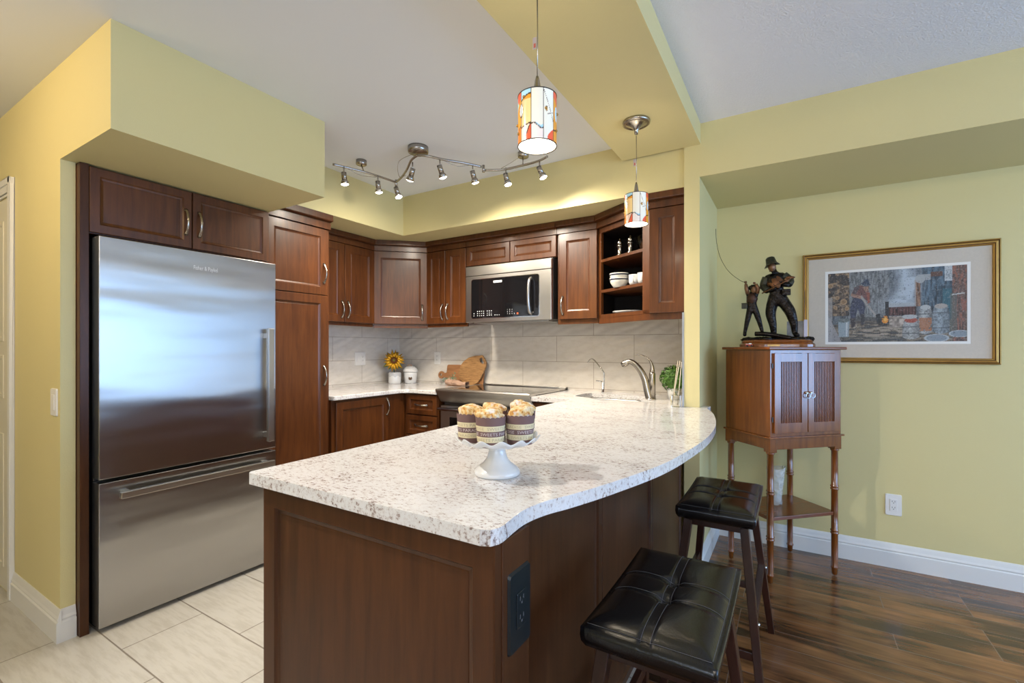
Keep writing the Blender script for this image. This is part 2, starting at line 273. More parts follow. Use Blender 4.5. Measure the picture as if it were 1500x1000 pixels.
# ---------------------------------------------------------------- mesh helpers
class MB:
    def __init__(s): s.v = []; s.f = []; s.m = []; s.s = []
    def add(s, vs, fs, mi=0, smooth=False):
        o = len(s.v); s.v += [tuple(v) for v in vs]
        for f in fs: s.f.append([o + i for i in f]); s.m.append(mi); s.s.append(smooth)
        return s
    def box(s, x0, x1, y0, y1, z0, z1, mi=0):
        v = [(x, y, z) for x in (x0, x1) for y in (y0, y1) for z in (z0, z1)]
        return s.add(v, [(0, 1, 3, 2), (4, 6, 7, 5), (0, 4, 5, 1), (2, 3, 7, 6), (0, 2, 6, 4), (1, 5, 7, 3)], mi)
    def hexa(s, b, t, mi=0):   # bottom ring and top ring of points, any count
        n = len(b); fs = [tuple(range(n - 1, -1, -1)), tuple(range(n, 2 * n))] + [(i, (i + 1) % n, n + (i + 1) % n, n + i) for i in range(n)]
        return s.add(list(b) + list(t), fs, mi)
    def prism(s, poly, z0, z1, mi=0): return s.hexa([(p[0], p[1], z0) for p in poly], [(p[0], p[1], z1) for p in poly], mi)
    def lathe(s, prof, c=(0, 0, 0), n=32, mi=0, smooth=True, fn=None, cap0=True, cap1=True, a0=0):
        vs = []
        for r, z in prof:
            for i in range(n):
                a = a0 + 2 * PI * i / n; rr, zz = (r, z) if fn is None else fn(r, z, a)
                vs.append((c[0] + rr * math.cos(a), c[1] + rr * math.sin(a), c[2] + zz))
        fs = [(j * n + i, j * n + (i + 1) % n, (j + 1) * n + (i + 1) % n, (j + 1) * n + i) for j in range(len(prof) - 1) for i in range(n)]
        s.add(vs, fs, mi, smooth)
        o = len(s.v) - len(vs)
        if cap0 and prof[0][0] > 1e-6: s.f.append([o + i for i in range(n - 1, -1, -1)]); s.m.append(mi); s.s.append(False)
        if cap1 and prof[-1][0] > 1e-6: s.f.append([o + (len(prof) - 1) * n + i for i in range(n)]); s.m.append(mi); s.s.append(False)
        return s
    def tube(s, pts, rad, n=10, mi=0, flat=1.0, up=(0, 0, 1), smooth=True):
        pts = [Vector(p) for p in pts]; rs = rad if isinstance(rad, (list, tuple)) else [rad] * len(pts)
        vs = []; prev = None
        for i, p in enumerate(pts):
            t = (pts[min(i + 1, len(pts) - 1)] - pts[max(i - 1, 0)]).normalized()
            a = Vector(up) if prev is None else prev
            b = t.cross(a)
            if b.length < 1e-4: a = Vector((1, 0.3, 0.1)); b = t.cross(a)
            b.normalize(); a = b.cross(t).normalized(); prev = a
            for k in range(n):
                an = 2 * PI * k / n
                vs.append(p + (b * math.cos(an) + a * math.sin(an) * flat) * rs[i])
        fs = [(j * n + i, j * n + (i + 1) % n, (j + 1) * n + (i + 1) % n, (j + 1) * n + i) for j in range(len(pts) - 1) for i in range(n)]
        fs += [tuple(range(n - 1, -1, -1)), tuple((len(pts) - 1) * n + i for i in range(n))]
        return s.add(vs, fs, mi, smooth)
    def sphere(s, c, r, n=16, mi=0, sc3=(1, 1, 1), fn=None):
        vs = []; m_ = n // 2
        for j in range(m_ + 1):
            th = PI * j / m_
            for i in range(n):
                a = 2 * PI * i / n; d = Vector((math.sin(th) * math.cos(a), math.sin(th) * math.sin(a), math.cos(th)))
                k = 1 if fn is None else fn(d)
                vs.append((c[0] + d.x * r * sc3[0] * k, c[1] + d.y * r * sc3[1] * k, c[2] + d.z * r * sc3[2] * k))
        fs = [(j * n + i, (j + 1) * n + i, (j + 1) * n + (i + 1) % n, j * n + (i + 1) % n) for j in range(m_) for i in range(n)]
        return s.add(vs, fs, mi, True)
    def bar(s, p0, p1, w, d, mi=0, wx=(1, 0, 0), w2=None, d2=None):   # tapered rectangular bar
        p0, p1 = Vector(p0), Vector(p1); t = (p1 - p0).normalized(); a = Vector(wx); a = (a - t * a.dot(t)).normalized(); b = t.cross(a)
        w2 = w2 or w; d2 = d2 or d
        q = lambda p, W, D: [p + a * x * W / 2 + b * y * D / 2 for x, y in ((-1, -1), (1, -1), (1, 1), (-1, 1))]
        return s.hexa(q(p0, w, d), q(p1, w2, d2), mi)
    def xf(s, fn, start=0):
        s.v[start:] = [tuple(fn(Vector(v))) for v in s.v[start:]]; return s

def wloc(p):
    v = Vector((0, 0, 0))
    while p is not None: v += p.location; p = p.parent
    return v
def tag(o, label=None, cat=None, group=None, kind=None):
    for k, v in (('label', label), ('category', cat), ('group', group), ('kind', kind)):
        if v: o[k] = v
    return o
def obj(name, mb, mats, parent=None, bevel=0.0, seg=2, local=False, label=None, fixn=True, sub=0, loc=None):
    """link mb as one mesh object; coordinates are world unless local (then relative to parent)"""
    me = bpy.data.meshes.new(name)
    off = Vector((0, 0, 0)) if local else (wloc(parent) + (Vector(loc) if loc else Vector((0, 0, 0))))
    me.from_pydata([tuple(Vector(v) - off) for v in mb.v], [], mb.f)
    mats = mats if isinstance(mats, (list, tuple)) else [mats]
    for m in mats: me.materials.append(M[m] if isinstance(m, str) else m)
    for p, mi, sm in zip(me.polygons, mb.m, mb.s): p.material_index = mi; p.use_smooth = sm
    me.update()
    if fixn:
        bm = bmesh.new(); bm.from_mesh(me); bmesh.ops.remove_doubles(bm, verts=bm.verts, dist=1e-6); bmesh.ops.recalc_face_normals(bm, faces=bm.faces); bm.to_mesh(me); bm.free()
    o = bpy.data.objects.new(name, me); COL.objects.link(o)
    if parent: o.parent = parent
    if loc and not local: o.location = loc
    if bevel > 0:
        b = o.modifiers.new('bevel', 'BEVEL'); b.width = bevel; b.segments = seg; b.limit_method = 'ANGLE'; b.angle_limit = R(38); b.harden_normals = False
    if sub:
        b = o.modifiers.new('subdivision', 'SUBSURF'); b.levels = sub; b.render_levels = sub
    if label: o['label'] = label
    return o
def thing(name, loc, label, cat, group=None, rz=0.0):
    o = bpy.data.objects.new(name, None); COL.objects.link(o); o.location = loc; o.rotation_euler = (0, 0, rz); o.empty_display_size = 0.05
    return tag(o, label, cat, group)
def struct(name, mb, mat, bevel=0.0):
    return tag(obj(name, mb, mat, bevel=bevel), kind='structure')
def copy_tree(o, parent=None):
    c = o.copy(); COL.objects.link(c)
    if parent: c.parent = parent
    for ch in list(o.children): copy_tree(ch, c)
    return c
class Fr:
    """frame on a vertical plane: p0 left-bottom point seen from the front, d direction of width; n outward"""
    def __init__(s, x, y, dx, dy):
        L = math.hypot(dx, dy); s.p = Vector((x, y, 0)); s.d = Vector((dx / L, dy / L, 0)); s.n = Vector((dy / L, -dx / L, 0))
    def __call__(s, u, w_, z): return s.p + s.d * u + s.n * w_ + Vector((0, 0, z))
    def box(s, mb, u0, u1, w0, w1, z0, z1, mi=0):
        return mb.hexa([s(u, w_, z0) for u, w_ in ((u0, w0), (u1, w0), (u1, w1), (u0, w1))], [s(u, w_, z1) for u, w_ in ((u0, w0), (u1, w0), (u1, w1), (u0, w1))], mi)
def panel_door(fr, u0, u1, z0, z1, th=0.020, stile=0.052, mb=None, w0=0.0):
    mb = mb or MB()
    rings = [(0, w0), (0, w0 + th - 0.0025), (0.0025, w0 + th), (stile, w0 + th), (stile + 0.005, w0 + th - 0.006), (stile + 0.014, w0 + th - 0.009), (stile + 0.016, w0 + th - 0.008)]
    vs = []
    for i, w_ in rings:
        vs += [fr(u0 + i, w_, z0 + i), fr(u1 - i, w_, z0 + i), fr(u1 - i, w_, z1 - i), fr(u0 + i, w_, z1 - i)]
    fs = [(4 * j + k, 4 * j + (k + 1) % 4, 4 * j + 4 + (k + 1) % 4, 4 * j + 4 + k) for j in range(len(rings) - 1) for k in range(4)]
    n = 4 * (len(rings) - 1); fs += [(n, n + 1, n + 2, n + 3), (3, 2, 1, 0)]
    return mb.add(vs, fs)
def pull(fr, u, z, vertical=True, L=0.128, w0=0.020):
    mb = MB(); pts = []; rs = []
    for i in range(15):
        t = i / 14; s_ = (t - 0.5) * L; bow = 0.004 + 0.026 * math.sin(PI * min(1, max(0, (t - 0.04) / 0.92))) ** 0.75
        pts.append(fr(u, w0 + bow, z + s_) if vertical else fr(u + s_, w0 + bow, z)); rs.append(0.0052 + 0.0035 * abs(2 * t - 1) ** 2)
    mb.tube(pts, rs, 8, flat=0.55, up=fr.n)
    for s_ in (-L / 2 + 0.004, L / 2 - 0.004):
        c = fr(u, w0 - 0.001, z + s_) if vertical else fr(u + s_, w0 - 0.001, z); c2 = c + fr.n * 0.007
        mb.tube([c, c2], [0.0095, 0.0075], 10, flat=1.0, up=(0, 0, 1))
    return mb
def spline(pts, n=8, closed=False):
    out = []; P = [Vector(p) for p in pts]; m_ = len(P)
    for i in range(m_ if closed else m_ - 1):
        a, b, c, d = (P[(i - 1) % m_] if closed or i > 0 else P[0]), P[i], P[(i + 1) % m_], (P[(i + 2) % m_] if closed or i + 2 < m_ else P[-1])
        for k in range(n):
            t = k / n
            out.append(0.5 * ((2 * b) + (c - a) * t + (2 * a - 5 * b + 4 * c - d) * t * t + (3 * b - a - 3 * c + d) * t ** 3))
    if not closed: out.append(P[-1])
    return out
def text_mesh(s_, size, ext=0.0):
    cu = bpy.data.curves.new('txt', 'FONT'); cu.body = s_; cu.size = size; cu.extrude = ext; cu.resolution_u = 2
    o = bpy.data.objects.new('txt', cu); COL.objects.link(o)
    me = bpy.data.meshes.new_from_object(o); COL.objects.unlink(o); bpy.data.objects.remove(o)
    mb = MB(); mb.add([v.co.copy() for v in me.vertices], [tuple(p.vertices) for p in me.polygons]); bpy.data.meshes.remove(me)
    return mb
def skin(name, nodes, edges, mat, parent, sub=2, local=True):
    """continuous figure from joints: nodes = [(x,y,z,r)], root = node 0"""
    me = bpy.data.meshes.new(name); me.from_pydata([n_[:3] for n_ in nodes], edges, []); me.materials.append(M[mat])
    o = bpy.data.objects.new(name, me); COL.objects.link(o); o.parent = parent
    sk = o.modifiers.new('skin', 'SKIN'); sk.use_smooth_shade = True
    if not me.skin_vertices: me.attributes
    lay = me.skin_vertices[0].data if me.skin_vertices else None
    if lay is None:
        bpy.context.view_layer.objects.active = o
    for i, n_ in enumerate(nodes):
        lay[i].radius = (n_[3], n_[4] if len(n_) > 4 else n_[3]); lay[i].use_root = (i == 0)
    sb = o.modifiers.new('subdivision', 'SUBSURF'); sb.levels = sub; sb.render_levels = sub
    return o

# ---------------------------------------------------------------- the room
XW, YL = -2.64, 0.686          # end of the fridge wall, hall-side face of the fridge wall
XL, YB = -3.286, 3.306         # kitchen left and back walls
ZK, ZR, ZS, ZB = 2.43, 2.45, 2.125, 2.338
XP0, XP1, YP, YN = -0.512, -0.432, 2.675, 3.354
XR_, YREAR, XHL = 3.6, -2.9, -5.6
struct('floor_tile', MB().box(XHL, -0.5, YREAR, YB + 0.1, -0.05, 0), 'floor')
struct('floor_wood', MB().box(-0.5, XR_, YREAR, YN + 0.1, -0.05, 0), 'planks')
struct('ceiling_kitchen', MB().box(XHL, -0.5, YREAR, YB + 0.1, ZK, ZK + 0.12), 'ceil')
struct('ceiling_living', MB().box(-0.5, XR_, YREAR, YN + 0.1, ZR, ZR + 0.1), 'ceiltex')
struct('wall_left', MB().box(XL - 0.1, XL, 0.78, YB + 0.1, 0, ZK), 'yellow')
struct('wall_back', MB().box(XL - 0.1, XP0, YB, YB + 0.1, 0, ZK), 'yellow')
struct('wall_hall', MB().box(XHL, XW, YL, 0.735, 0, ZK).box(XL, XW, 0.735, 1.578, 2.031, ZK), 'yellow')
struct('wall_pillar', MB().box(XP0, XP1, YP, YN + 0.1, 0, ZR), 'yellow')
struct('wall_niche', MB().box(XP1, XR_, YN, YN + 0.1, 0, ZR), 'yellow')
struct('wall_header', MB().box(XP1, XR_, YP, YN, 2.163, ZR), 'yellow')
struct('wall_soffit_fridge', MB().box(XW, -2.117, YL, 1.585, 2.031, ZK), 'yellow')
struct('wall_soffit_left', MB().box(XL, -2.633, 1.585, YB, ZS, ZK), 'yellow')
struct('wall_soffit_back', MB().box(-2.633, XP0, 2.69, YB, ZS, ZK), 'yellow')
struct('wall_bulkhead', MB().box(-0.859, -0.427, YREAR, YP, ZB, ZR + 0.02), 'yellow')
struct('wall_right', MB().box(XR_, XR_ + 0.1, YREAR, -0.1, 0, ZR).box(XR_, XR_ + 0.1, 3.1, YN + 0.1, 0, ZR).box(XR_, XR_ + 0.1, -0.1, 3.1, 2.15, ZR).box(XR_, XR_ + 0.1, -0.1, 3.1, 0, 0.5), 'yellow')
struct('wall_rear', MB().box(XHL, -0.8, YREAR - 0.1, YREAR, 0, ZR).box(2.0, XR_, YREAR - 0.1, YREAR, 0, ZR).box(-0.8, 2.0, YREAR - 0.1, YREAR, 2.25, ZR).box(-0.8, 2.0, YREAR - 0.1, YREAR, 0, 0.75), 'yellow')
struct('wall_hall_end', MB().box(XHL - 0.1, XHL, YREAR, 0.74, 0, ZK), 'yellow')
# patio window on the right wall and window in the rear wall (their mullions show in the fridge's reflection)
def window(name, fr, w_, z0, z1, cols):
    o = bpy.data.objects.new(name, None); COL.objects.link(o); o['kind'] = 'structure'; o.location = fr(w_ / 2, 0, z0)
    mb = MB()
    for u0, u1, a, b in ((0, w_, z0, z0 + 0.06), (0, w_, z1 - 0.06, z1), (0, 0.06, z0, z1), (w_ - 0.06, w_, z0, z1)): fr.box(mb, u0, u1, -0.07, 0.03, a, b)
    for k in range(1, cols): fr.box(mb, w_ * k / cols - 0.03, w_ * k / cols + 0.03, -0.06, 0.02, z0, z1)
    obj('window_frame', mb, 'white', o, bevel=0.004)
    g = MB(); fr.box(g, 0.05, w_ - 0.05, -0.035, -0.030, z0 + 0.05, z1 - 0.05); obj('pane', g, 'glass', o)
window('window_1', Fr(XR_, 3.1, 0, -1), 3.2, 0.5, 2.15, 3)
window('window_2', Fr(2.0, YREAR, -1, 0), 2.8, 0.75, 2.25, 2)
# baseboards
def baseboard(name, fr, L, h=0.135):
    prof = [(0, 0), (0.016, 0), (0.016, h * 0.62), (0.011, h * 0.66), (0.014, h * 0.72), (0.010, h * 0.80), (0.006, h * 0.93), (0.003, h), (0, h)]
    mb = MB().hexa([fr(0, w_, z) for w_, z in prof], [fr(L, w_, z) for w_, z in prof]); struct(name, mb, 'white')
baseboard('baseboard_niche', Fr(XP1, YN, 1, 0), XR_ - XP1)
baseboard('baseboard_pillar', Fr(XP1, YP, 0, 1), YN - YP - 0.016)
baseboard('baseboard_hall', Fr(-3.275, YL, 1, 0), -2.64 + 3.275 + 0.016)
baseboard('baseboard_wall_end', Fr(XW, YL, 0, 1), 0.048)
# hall door with casing on the hall wall
d1 = bpy.data.objects.new('door_1', None); COL.objects.link(d1); d1['kind'] = 'structure'; d1.location = (-3.76, YL, 0)
fh = Fr(-4.14, YL, 1, 0)
mb = MB()
for k, (i0, i1, t) in enumerate(((0, 0.030, 0.020), (0.030, 0.065, 0.014), (0.065, 0.078, 0.009))):
    fh.box(mb, 0.865 - i1, 0.865 - i0, 0, t, 0, 2.075 - i0); fh.box(mb, 0 + i0, 0 + i1, 0, t, 0, 2.075 - i0); fh.box(mb, i0, 0.865 - i0, 0, t, 2.075 - i1, 2.075 - i0)
obj('door_casing', mb, 'white', d1, bevel=0.003)
mb = MB(); fd = Fr(-4.14, YL - 0.001, 1, 0); fd.box(mb, 0.08, 0.785, 0, 0.003, 0.01, 1.99)
for z0, z1 in ((0.12, 0.80), (0.98, 1.20), (1.27, 1.88)):
    for u0, u1 in ((0.16, 0.40), (0.46, 0.70)):
        panel_door(fd, u0, u1, z0, z1, th=0.006, stile=0.02, mb=mb, w0=0.001)
obj('door_leaf', mb, 'door', d1)

# ---------------------------------------------------------------- backsplash
struct('wall_backsplash_back', MB().box(XL + 0.008, XP0, YB - 0.008, YB, 0.914, 1.45), 'wtile_back')
struct('wall_backsplash_left', MB().box(XL, XL + 0.008, 2.06, YB, 0.914, 1.45), 'wtile_left')
struct('trim_1', MB().box(XP0 - 0.010, XP0, YP - 0.002, YP + 0.02, 0.914, 1.432), 'wallgrey')

# ---------------------------------------------------------------- cabinets
G_UP = None
def crown(fr, u0, u1, z0, z1, out=0.046, m0=0.0, m1=0.0, depth=0.05):
    """stepped crown: flat frieze then flared top board; m0/m1 = mitre growth at the ends"""
    mb = MB()
    prof = [(0.020, z0), (0.021, z0 + (z1 - z0) * 0.40), (0.016, z0 + (z1 - z0) * 0.42), (0.016, z0 + (z1 - z0) * 0.50), (out - 0.004, z0 + (z1 - z0) * 0.55), (out, z0 + (z1 - z0) * 0.60), (out, z1)]
    a = [fr(u0 - m0 * w_, w_, z) for w_, z in prof] + [fr(u0, -depth, z1), fr(u0, -depth, z0)]
    b = [fr(u1 + m1 * w_, w_, z) for w_, z in prof] + [fr(u1, -depth, z1), fr(u1, -depth, z0)]
    return mb.hexa(a, b)
def cabinet(name, fr, w_, depth, z0, z1, doors, label, group=None, crownz=None, rail=None, m=(0, 0), body_poly=None, handles=True, cat='cabinet', sink_cut=False):
    """doors: list of (u0,u1,z0,z1,handle) handle: ('v',u,z) / ('h',u,z) / None"""
    t = thing(name, fr(w_ / 2, -depth / 2, z0), label, cat, group)
    b = MB()
    if body_poly: b.prism(body_poly, z0, z1)
    elif sink_cut: fr.box(b, 0, 0.19, -depth, 0, z0, z1); fr.box(b, 0.19, w_, -depth, 0, z0, 0.69); fr.box(b, 0.19, w_, -0.02, 0, 0.69, z1)
    else: fr.box(b, 0, w_, -depth, 0, z0, z1)
    obj('body', b, 'cherry', t, bevel=0.001)
    for u0, u1, a, c, h in doors:
        dr = obj('drawer' if h and h[0] == 'h' else 'door', panel_door(fr, u0, u1, a, c, stile=0.052 if c - a > 0.3 else 0.036), 'cherry', t)
        if h: obj('handle', pull(fr, h[1], h[2], h[0] == 'v'), 'nickel', dr, label='curved satin nickel handle')
    if crownz: obj('crown', crown(fr, 0, w_, crownz[0], crownz[1], m0=m[0], m1=m[1]), 'cherry', t)
    if rail: 
        r = MB(); fr.box(r, 0, w_, -0.022, -0.002, rail, z0); obj('light_rail', r, 'cherry', t)
    return t
g = 0.0025
# fridge surround panel and cabinet above the fridge
tag(obj('fridge_side_panel', MB().box(-3.2, -2.60, 0.737, 0.768, 0, 2.029), 'cherry_v', bevel=0.0015), 'tall dark wood panel standing between the yellow wall end and the refrigerator', 'panel')
fF = Fr(-2.62, 0.769, 0, 1)
cabinet('fridge_top_cabinet', fF, 0.806, 0.55, 1.735, 2.028, [(0.0, 0.400, 1.738, 2.022, ('v', 0.372, 1.865)), (0.405, 0.804, 1.738, 2.022, ('v', 0.433, 1.865))],
        'low dark wood cabinet with two doors directly above the steel refrigerator', crownz=None)
# pantry
fP = Fr(-2.675, 1.580, 0, 1)
t = cabinet('pantry_cabinet', fP, 0.455, 0.58, 0.0, 2.028, [(0.005, 0.430, 0.11, 1.583, ('v', 0.402, 1.055)), (0.005, 0.430, 1.587, 2.022, ('v', 0.402, 1.73))],
            'tall pantry cabinet with two stacked doors right of the refrigerator', crownz=(2.03, 2.123))
# left wall uppers
XU = -2.959
fU = Fr(XU, 2.036, 0, 1); zU0, zU1 = 1.438, 2.036
t = cabinet('wall_cabinet', fU, 0.640, 0.325, zU0, zU1 + 0.002, [(0.0, 0.343 - g, zU0, zU1, ('v', 0.316, 1.535)), (0.343 + g, 0.638, zU0, zU1, ('v', 0.372, 1.535))],
            'two-door wall cabinet between the tall pantry and the diagonal corner cabinet', 'wall cabinets', (2.04, 2.123), 1.412, (0, 0.42))
# diagonal corner
A = Vector((XU, 2.682)); Bc = Vector((-2.637, 2.981)); L = (Bc - A).length
fC = Fr(A.x, A.y, Bc.x - A.x, Bc.y - A.y)
cabinet('corner_wall_cabinet', fC, L, 0.2, zU0, zU1 + 0.002, [(0.006, L - 0.006, zU0, zU1, ('v', L - 0.045, 1.535))], 'diagonal single-door wall cabinet in the kitchen corner',
        'wall cabinets', (2.04, 2.123), 1.405, (-0.42, -0.42), body_poly=[(A.x, A.y), (Bc.x, Bc.y), (-2.637, 3.30), (XL + 0.002, 3.30), (XL + 0.002, 2.682)])
# back wall uppers
YU = 2.981
fB = Fr(-2.637, YU, 1, 0)
cabinet('wall_cabinet', fB, 0.415, 0.32, zU0, zU1 + 0.002, [(0.002, 0.205 - g, zU0, zU1, ('v', 0.178, 1.535)), (0.205 + g, 0.413, zU0, zU1, ('v', 0.232, 1.535))],
        'narrow two-door wall cabinet left of the microwave', 'wall cabinets', (2.04, 2.123), 1.412, (0.42, 0))
fM = Fr(-2.218, YU, 1, 0)
cabinet('microwave_top_cabinet', fM, 0.790, 0.32, 1.882, zU1 + 0.002, [(0.002, 0.406 - g, 1.884, zU1, None), (0.406 + g, 0.788, 1.884, zU1, None)],
        'low two-door wall cabinet directly above the microwave', 'wall cabinets', (2.04, 2.123), None)
fQ = Fr(-1.424, YU, 1, 0)
cabinet('wall_cabinet', fQ, 0.300, 0.32, zU0, zU1 + 0.002, [(0.020, 0.298, zU0, zU1, ('v', 0.045, 1.535))],
        'narrow single-door wall cabinet right of the microwave', 'wall cabinets', (2.04, 2.123), 1.405, (0, -0.30))
# angled open shelf unit
A = Vector((-1.121, YU)); Bc = Vector((-0.714, 2.723)); L = (Bc - A).length
fO = Fr(A.x, A.y, Bc.x - A.x, Bc.y - A.y)
t = thing('open_shelf_cabinet', (-0.92, 3.05, zU0), 'angled open wall cabinet with shelves holding bowls and mills', 'cabinet', 'wall cabinets')
poly = [(A.x + .004, A.y + .004), (Bc.x, Bc.y + .004), (-0.716, 3.30), (A.x + .004, 3.30)]
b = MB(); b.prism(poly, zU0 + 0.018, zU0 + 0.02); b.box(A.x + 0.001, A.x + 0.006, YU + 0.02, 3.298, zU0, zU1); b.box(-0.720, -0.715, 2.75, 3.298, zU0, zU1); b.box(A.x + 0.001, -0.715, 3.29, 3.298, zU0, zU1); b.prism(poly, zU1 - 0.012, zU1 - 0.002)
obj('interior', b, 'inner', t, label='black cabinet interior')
b = MB(); fO.box(b, 0, 0.026, -0.02, 0, zU0, zU1); fO.box(b, L - 0.058, L, -0.02, 0, zU0, zU1); fO.box(b, 0, L, -0.02, 0, zU0, zU0 + 0.022); fO.box(b, 0, L, -0.02, 0, zU1 - 0.03, zU1)
obj('face_frame', b, 'cherry', t, bevel=0.001)
zsh = (1.625, 1.828)
for z in zsh:
    b = MB(); pl = [fO(0.026, -0.002, 0), fO(L - 0.058, -0.002, 0), Vector((-0.722, 3.285, 0)), Vector((A.x + 0.008, 3.285, 0))]
    b.prism(pl, z - 0.018, z); obj('shelf', b, 'cherry', t)
b = MB(); b.prism(poly, zU0 - 0.001, zU0 + 0.018); obj('bottom_panel', b, 'cherry', t)
obj('crown', crown(fO, 0, L, 2.04, 2.123, m0=-0.30, m1=-0.30, depth=0.03), 'cherry', t)
b = MB(); fO.box(b, 0, L, -0.022, -0.002, 1.400, zU0); obj('light_rail', b, 'cherry', t)
# end cabinet beside the pillar
fE = Fr(-0.714, 2.723, 1, 0)
cabinet('wall_cabinet', fE, 0.200, 0.56, zU0, zU1 + 0.002, [(0.004, 0.198, zU0, zU1, None)], 'deep single-door wall cabinet against the yellow pillar, without a handle',
        'wall cabinets', (2.04, 2.122), 1.400, (0.30, 0))

# base cabinets
fBL = Fr(-2.655, 2.040, 0, 1)
t = cabinet('base_cabinet', fBL, 0.694, 0.62, 0.10, 0.882, [(0.025, 0.50, 0.12, 0.868, ('v', 0.478, 0.795))], 'base cabinet with one door under the left counter beside the pantry', 'base cabinets')
b = MB().box(-3.27, -2.72, 2.04, 2.70, 0, 0.10); obj('toe_kick', b, 'inner', t)
fBB = Fr(-2.655, 2.735, 1, 0)
t = cabinet('drawer_cabinet', fBB, 0.345, 0.56, 0.10, 0.882, [(0.030, 0.340, 0.722, 0.872, ('h', 0.185, 0.797)), (0.030, 0.340, 0.562, 0.712, ('h', 0.185, 0.637)), (0.030, 0.340, 0.13, 0.552, ('h', 0.185, 0.43))],
            'base cabinet with stacked drawers left of the range', 'base cabinets')
b = MB().box(-2.655, -2.31, 2.80, 3.29, 0, 0.10); obj('toe_kick', b, 'inner', t)
fBR = Fr(-1.483, 2.735, 1, 0)
t = cabinet('base_cabinet', fBR, 0.340, 0.56, 0.10, 0.882, [(0.005, 0.335, 0.12, 0.868, None)], 'base cabinet between the range and the peninsula', 'base cabinets', sink_cut=True)

# peninsula
t = thing('peninsula_cabinet', (-0.82, 1.7, 0), 'dark wood peninsula base with framed end panel under the pale granite counter', 'cabinet')
b = MB().box(-1.138, -0.545, 0.704, 2.665, 0.0, 0.652).box(-1.138, -0.545, 0.704, 2.52, 0.652, 0.882).box(-0.545, -0.5445, 0.8, 2.6, 0.0, 0.88)
obj('body', b, 'cherry_v', t)
fEnd = Fr(-1.150, 0.702, 1, 0)
obj('end_panel', panel_door(fEnd, 0, 0.702, 0.004, 0.883, th=0.022, stile=0.047), 'cherry_v', t, label='large framed end panel facing the camera')
b = MB().box(-0.545, -0.447, 0.7025, 0.800, 0.0, 0.883).box(-0.4475, -0.445, 0.7025, 0.800, 0, 0.883); obj('corner_post', b, 'cherry_v', t, bevel=0.002)
fBk = Fr(-0.543, 0.802, 0, 1)
for k in range(3):
    u0 = k * 0.622
    obj('back_panel', panel_door(fBk, u0 + 0.001, u0 + 0.620, 0.004, 0.882, th=0.020, stile=0.030), 'cherry_v', t)
fKS = Fr(-1.140, 2.66, 0, -1)
for k in range(4):
    obj('door', panel_door(fKS, 0.02 + k * 0.48, 0.49 + k * 0.48, 0.11, 0.87), 'cherry', t)

# ---------------------------------------------------------------- countertops
def slab(outer, holes, z0, z1, r=0.006):
    bm = bmesh.new(); loops = []
    for lp in [outer] + holes:
        vs = [bm.verts.new((p[0], p[1], z1)) for p in lp]
        loops.append(vs)
        for i in range(len(vs)): bm.edges.new((vs[i], vs[(i + 1) % len(vs)]))
    bmesh.ops.triangle_fill(bm, use_beauty=True, use_dissolve=False, edges=bm.edges[:])
    mb = MB(); bm.verts.index_update()
    top = [tuple(v.index for v in f.verts) for f in bm.faces]; n = len(bm.verts); V = [tuple(v.co) for v in bm.verts]
    fs = list(top) + [tuple(n + i for i in reversed(f)) for f in top]
    k = 0
    for lp in loops:
        m_ = len(lp)
        fs += [(k + i, k + (i + 1) % m_, n + k + (i + 1) % m_, n + k + i) for i in range(m_)]; k += m_
    mb.add(V + [(x, y, z0) for x, y, z in V], fs); bm.free()
    return mb
curve = spline([(-0.444, 0.705, 0), (-0.452, 0.79, 0), (-0.440, 0.86, 0), (-0.410, 0.935, 0), (-0.366, 1.07, 0), (-0.308, 1.295, 0), (-0.278, 1.53, 0), (-0.262, 1.80, 0), (-0.275, 2.10, 0), (-0.322, 2.40, 0), (-0.362, 2.56, 0), (-0.392, 2.655, 0)], 5)
outer = [(-1.200, 0.677), (-1.190, 0.667), (-0.470, 0.667), (-0.452, 0.674), (-0.4445, 0.69)] + [(p.x, p.y) for p in curve] + [(-0.388, 2.76), (-0.398, 2.772), (-0.430, 2.772), (-0.430, 2.673), (-0.5145, 2.673), (-0.5145, 3.2975), (-1.486, 3.2975), (-1.486, 2.70), (-1.200, 2.70)]
sink_hole = [(-1.27, 2.93), (-1.265, 3.10), (-1.235, 3.15), (-0.90, 3.13), (-0.83, 3.09), (-0.82, 2.93), (-0.76, 2.86), (-0.70, 2.82), (-0.72, 2.80), (-1.03, 2.745), (-1.085, 2.76), (-1.105, 2.82), (-1.15, 2.85), (-1.24, 2.88)]
ct = obj('countertop', slab(outer, [sink_hole], 0.8845, 0.914), 'granite', bevel=0.005, seg=2)
tag(ct, 'pale speckled granite peninsula countertop with curved seating edge and sink cutout', 'countertop')
lc = [(XL + 0.009, 2.038), (-2.632, 2.038), (-2.622, 2.048), (-2.622, 2.655), (-2.577, 2.70), (-2.306, 2.70), (-2.306, 3.2975), (XL + 0.009, 3.2975)]
tag(obj('countertop', slab(lc, [], 0.8845, 0.914), 'granite', bevel=0.005, seg=2), 'pale granite L-shaped countertop left of the range under the sunflower', 'countertop')
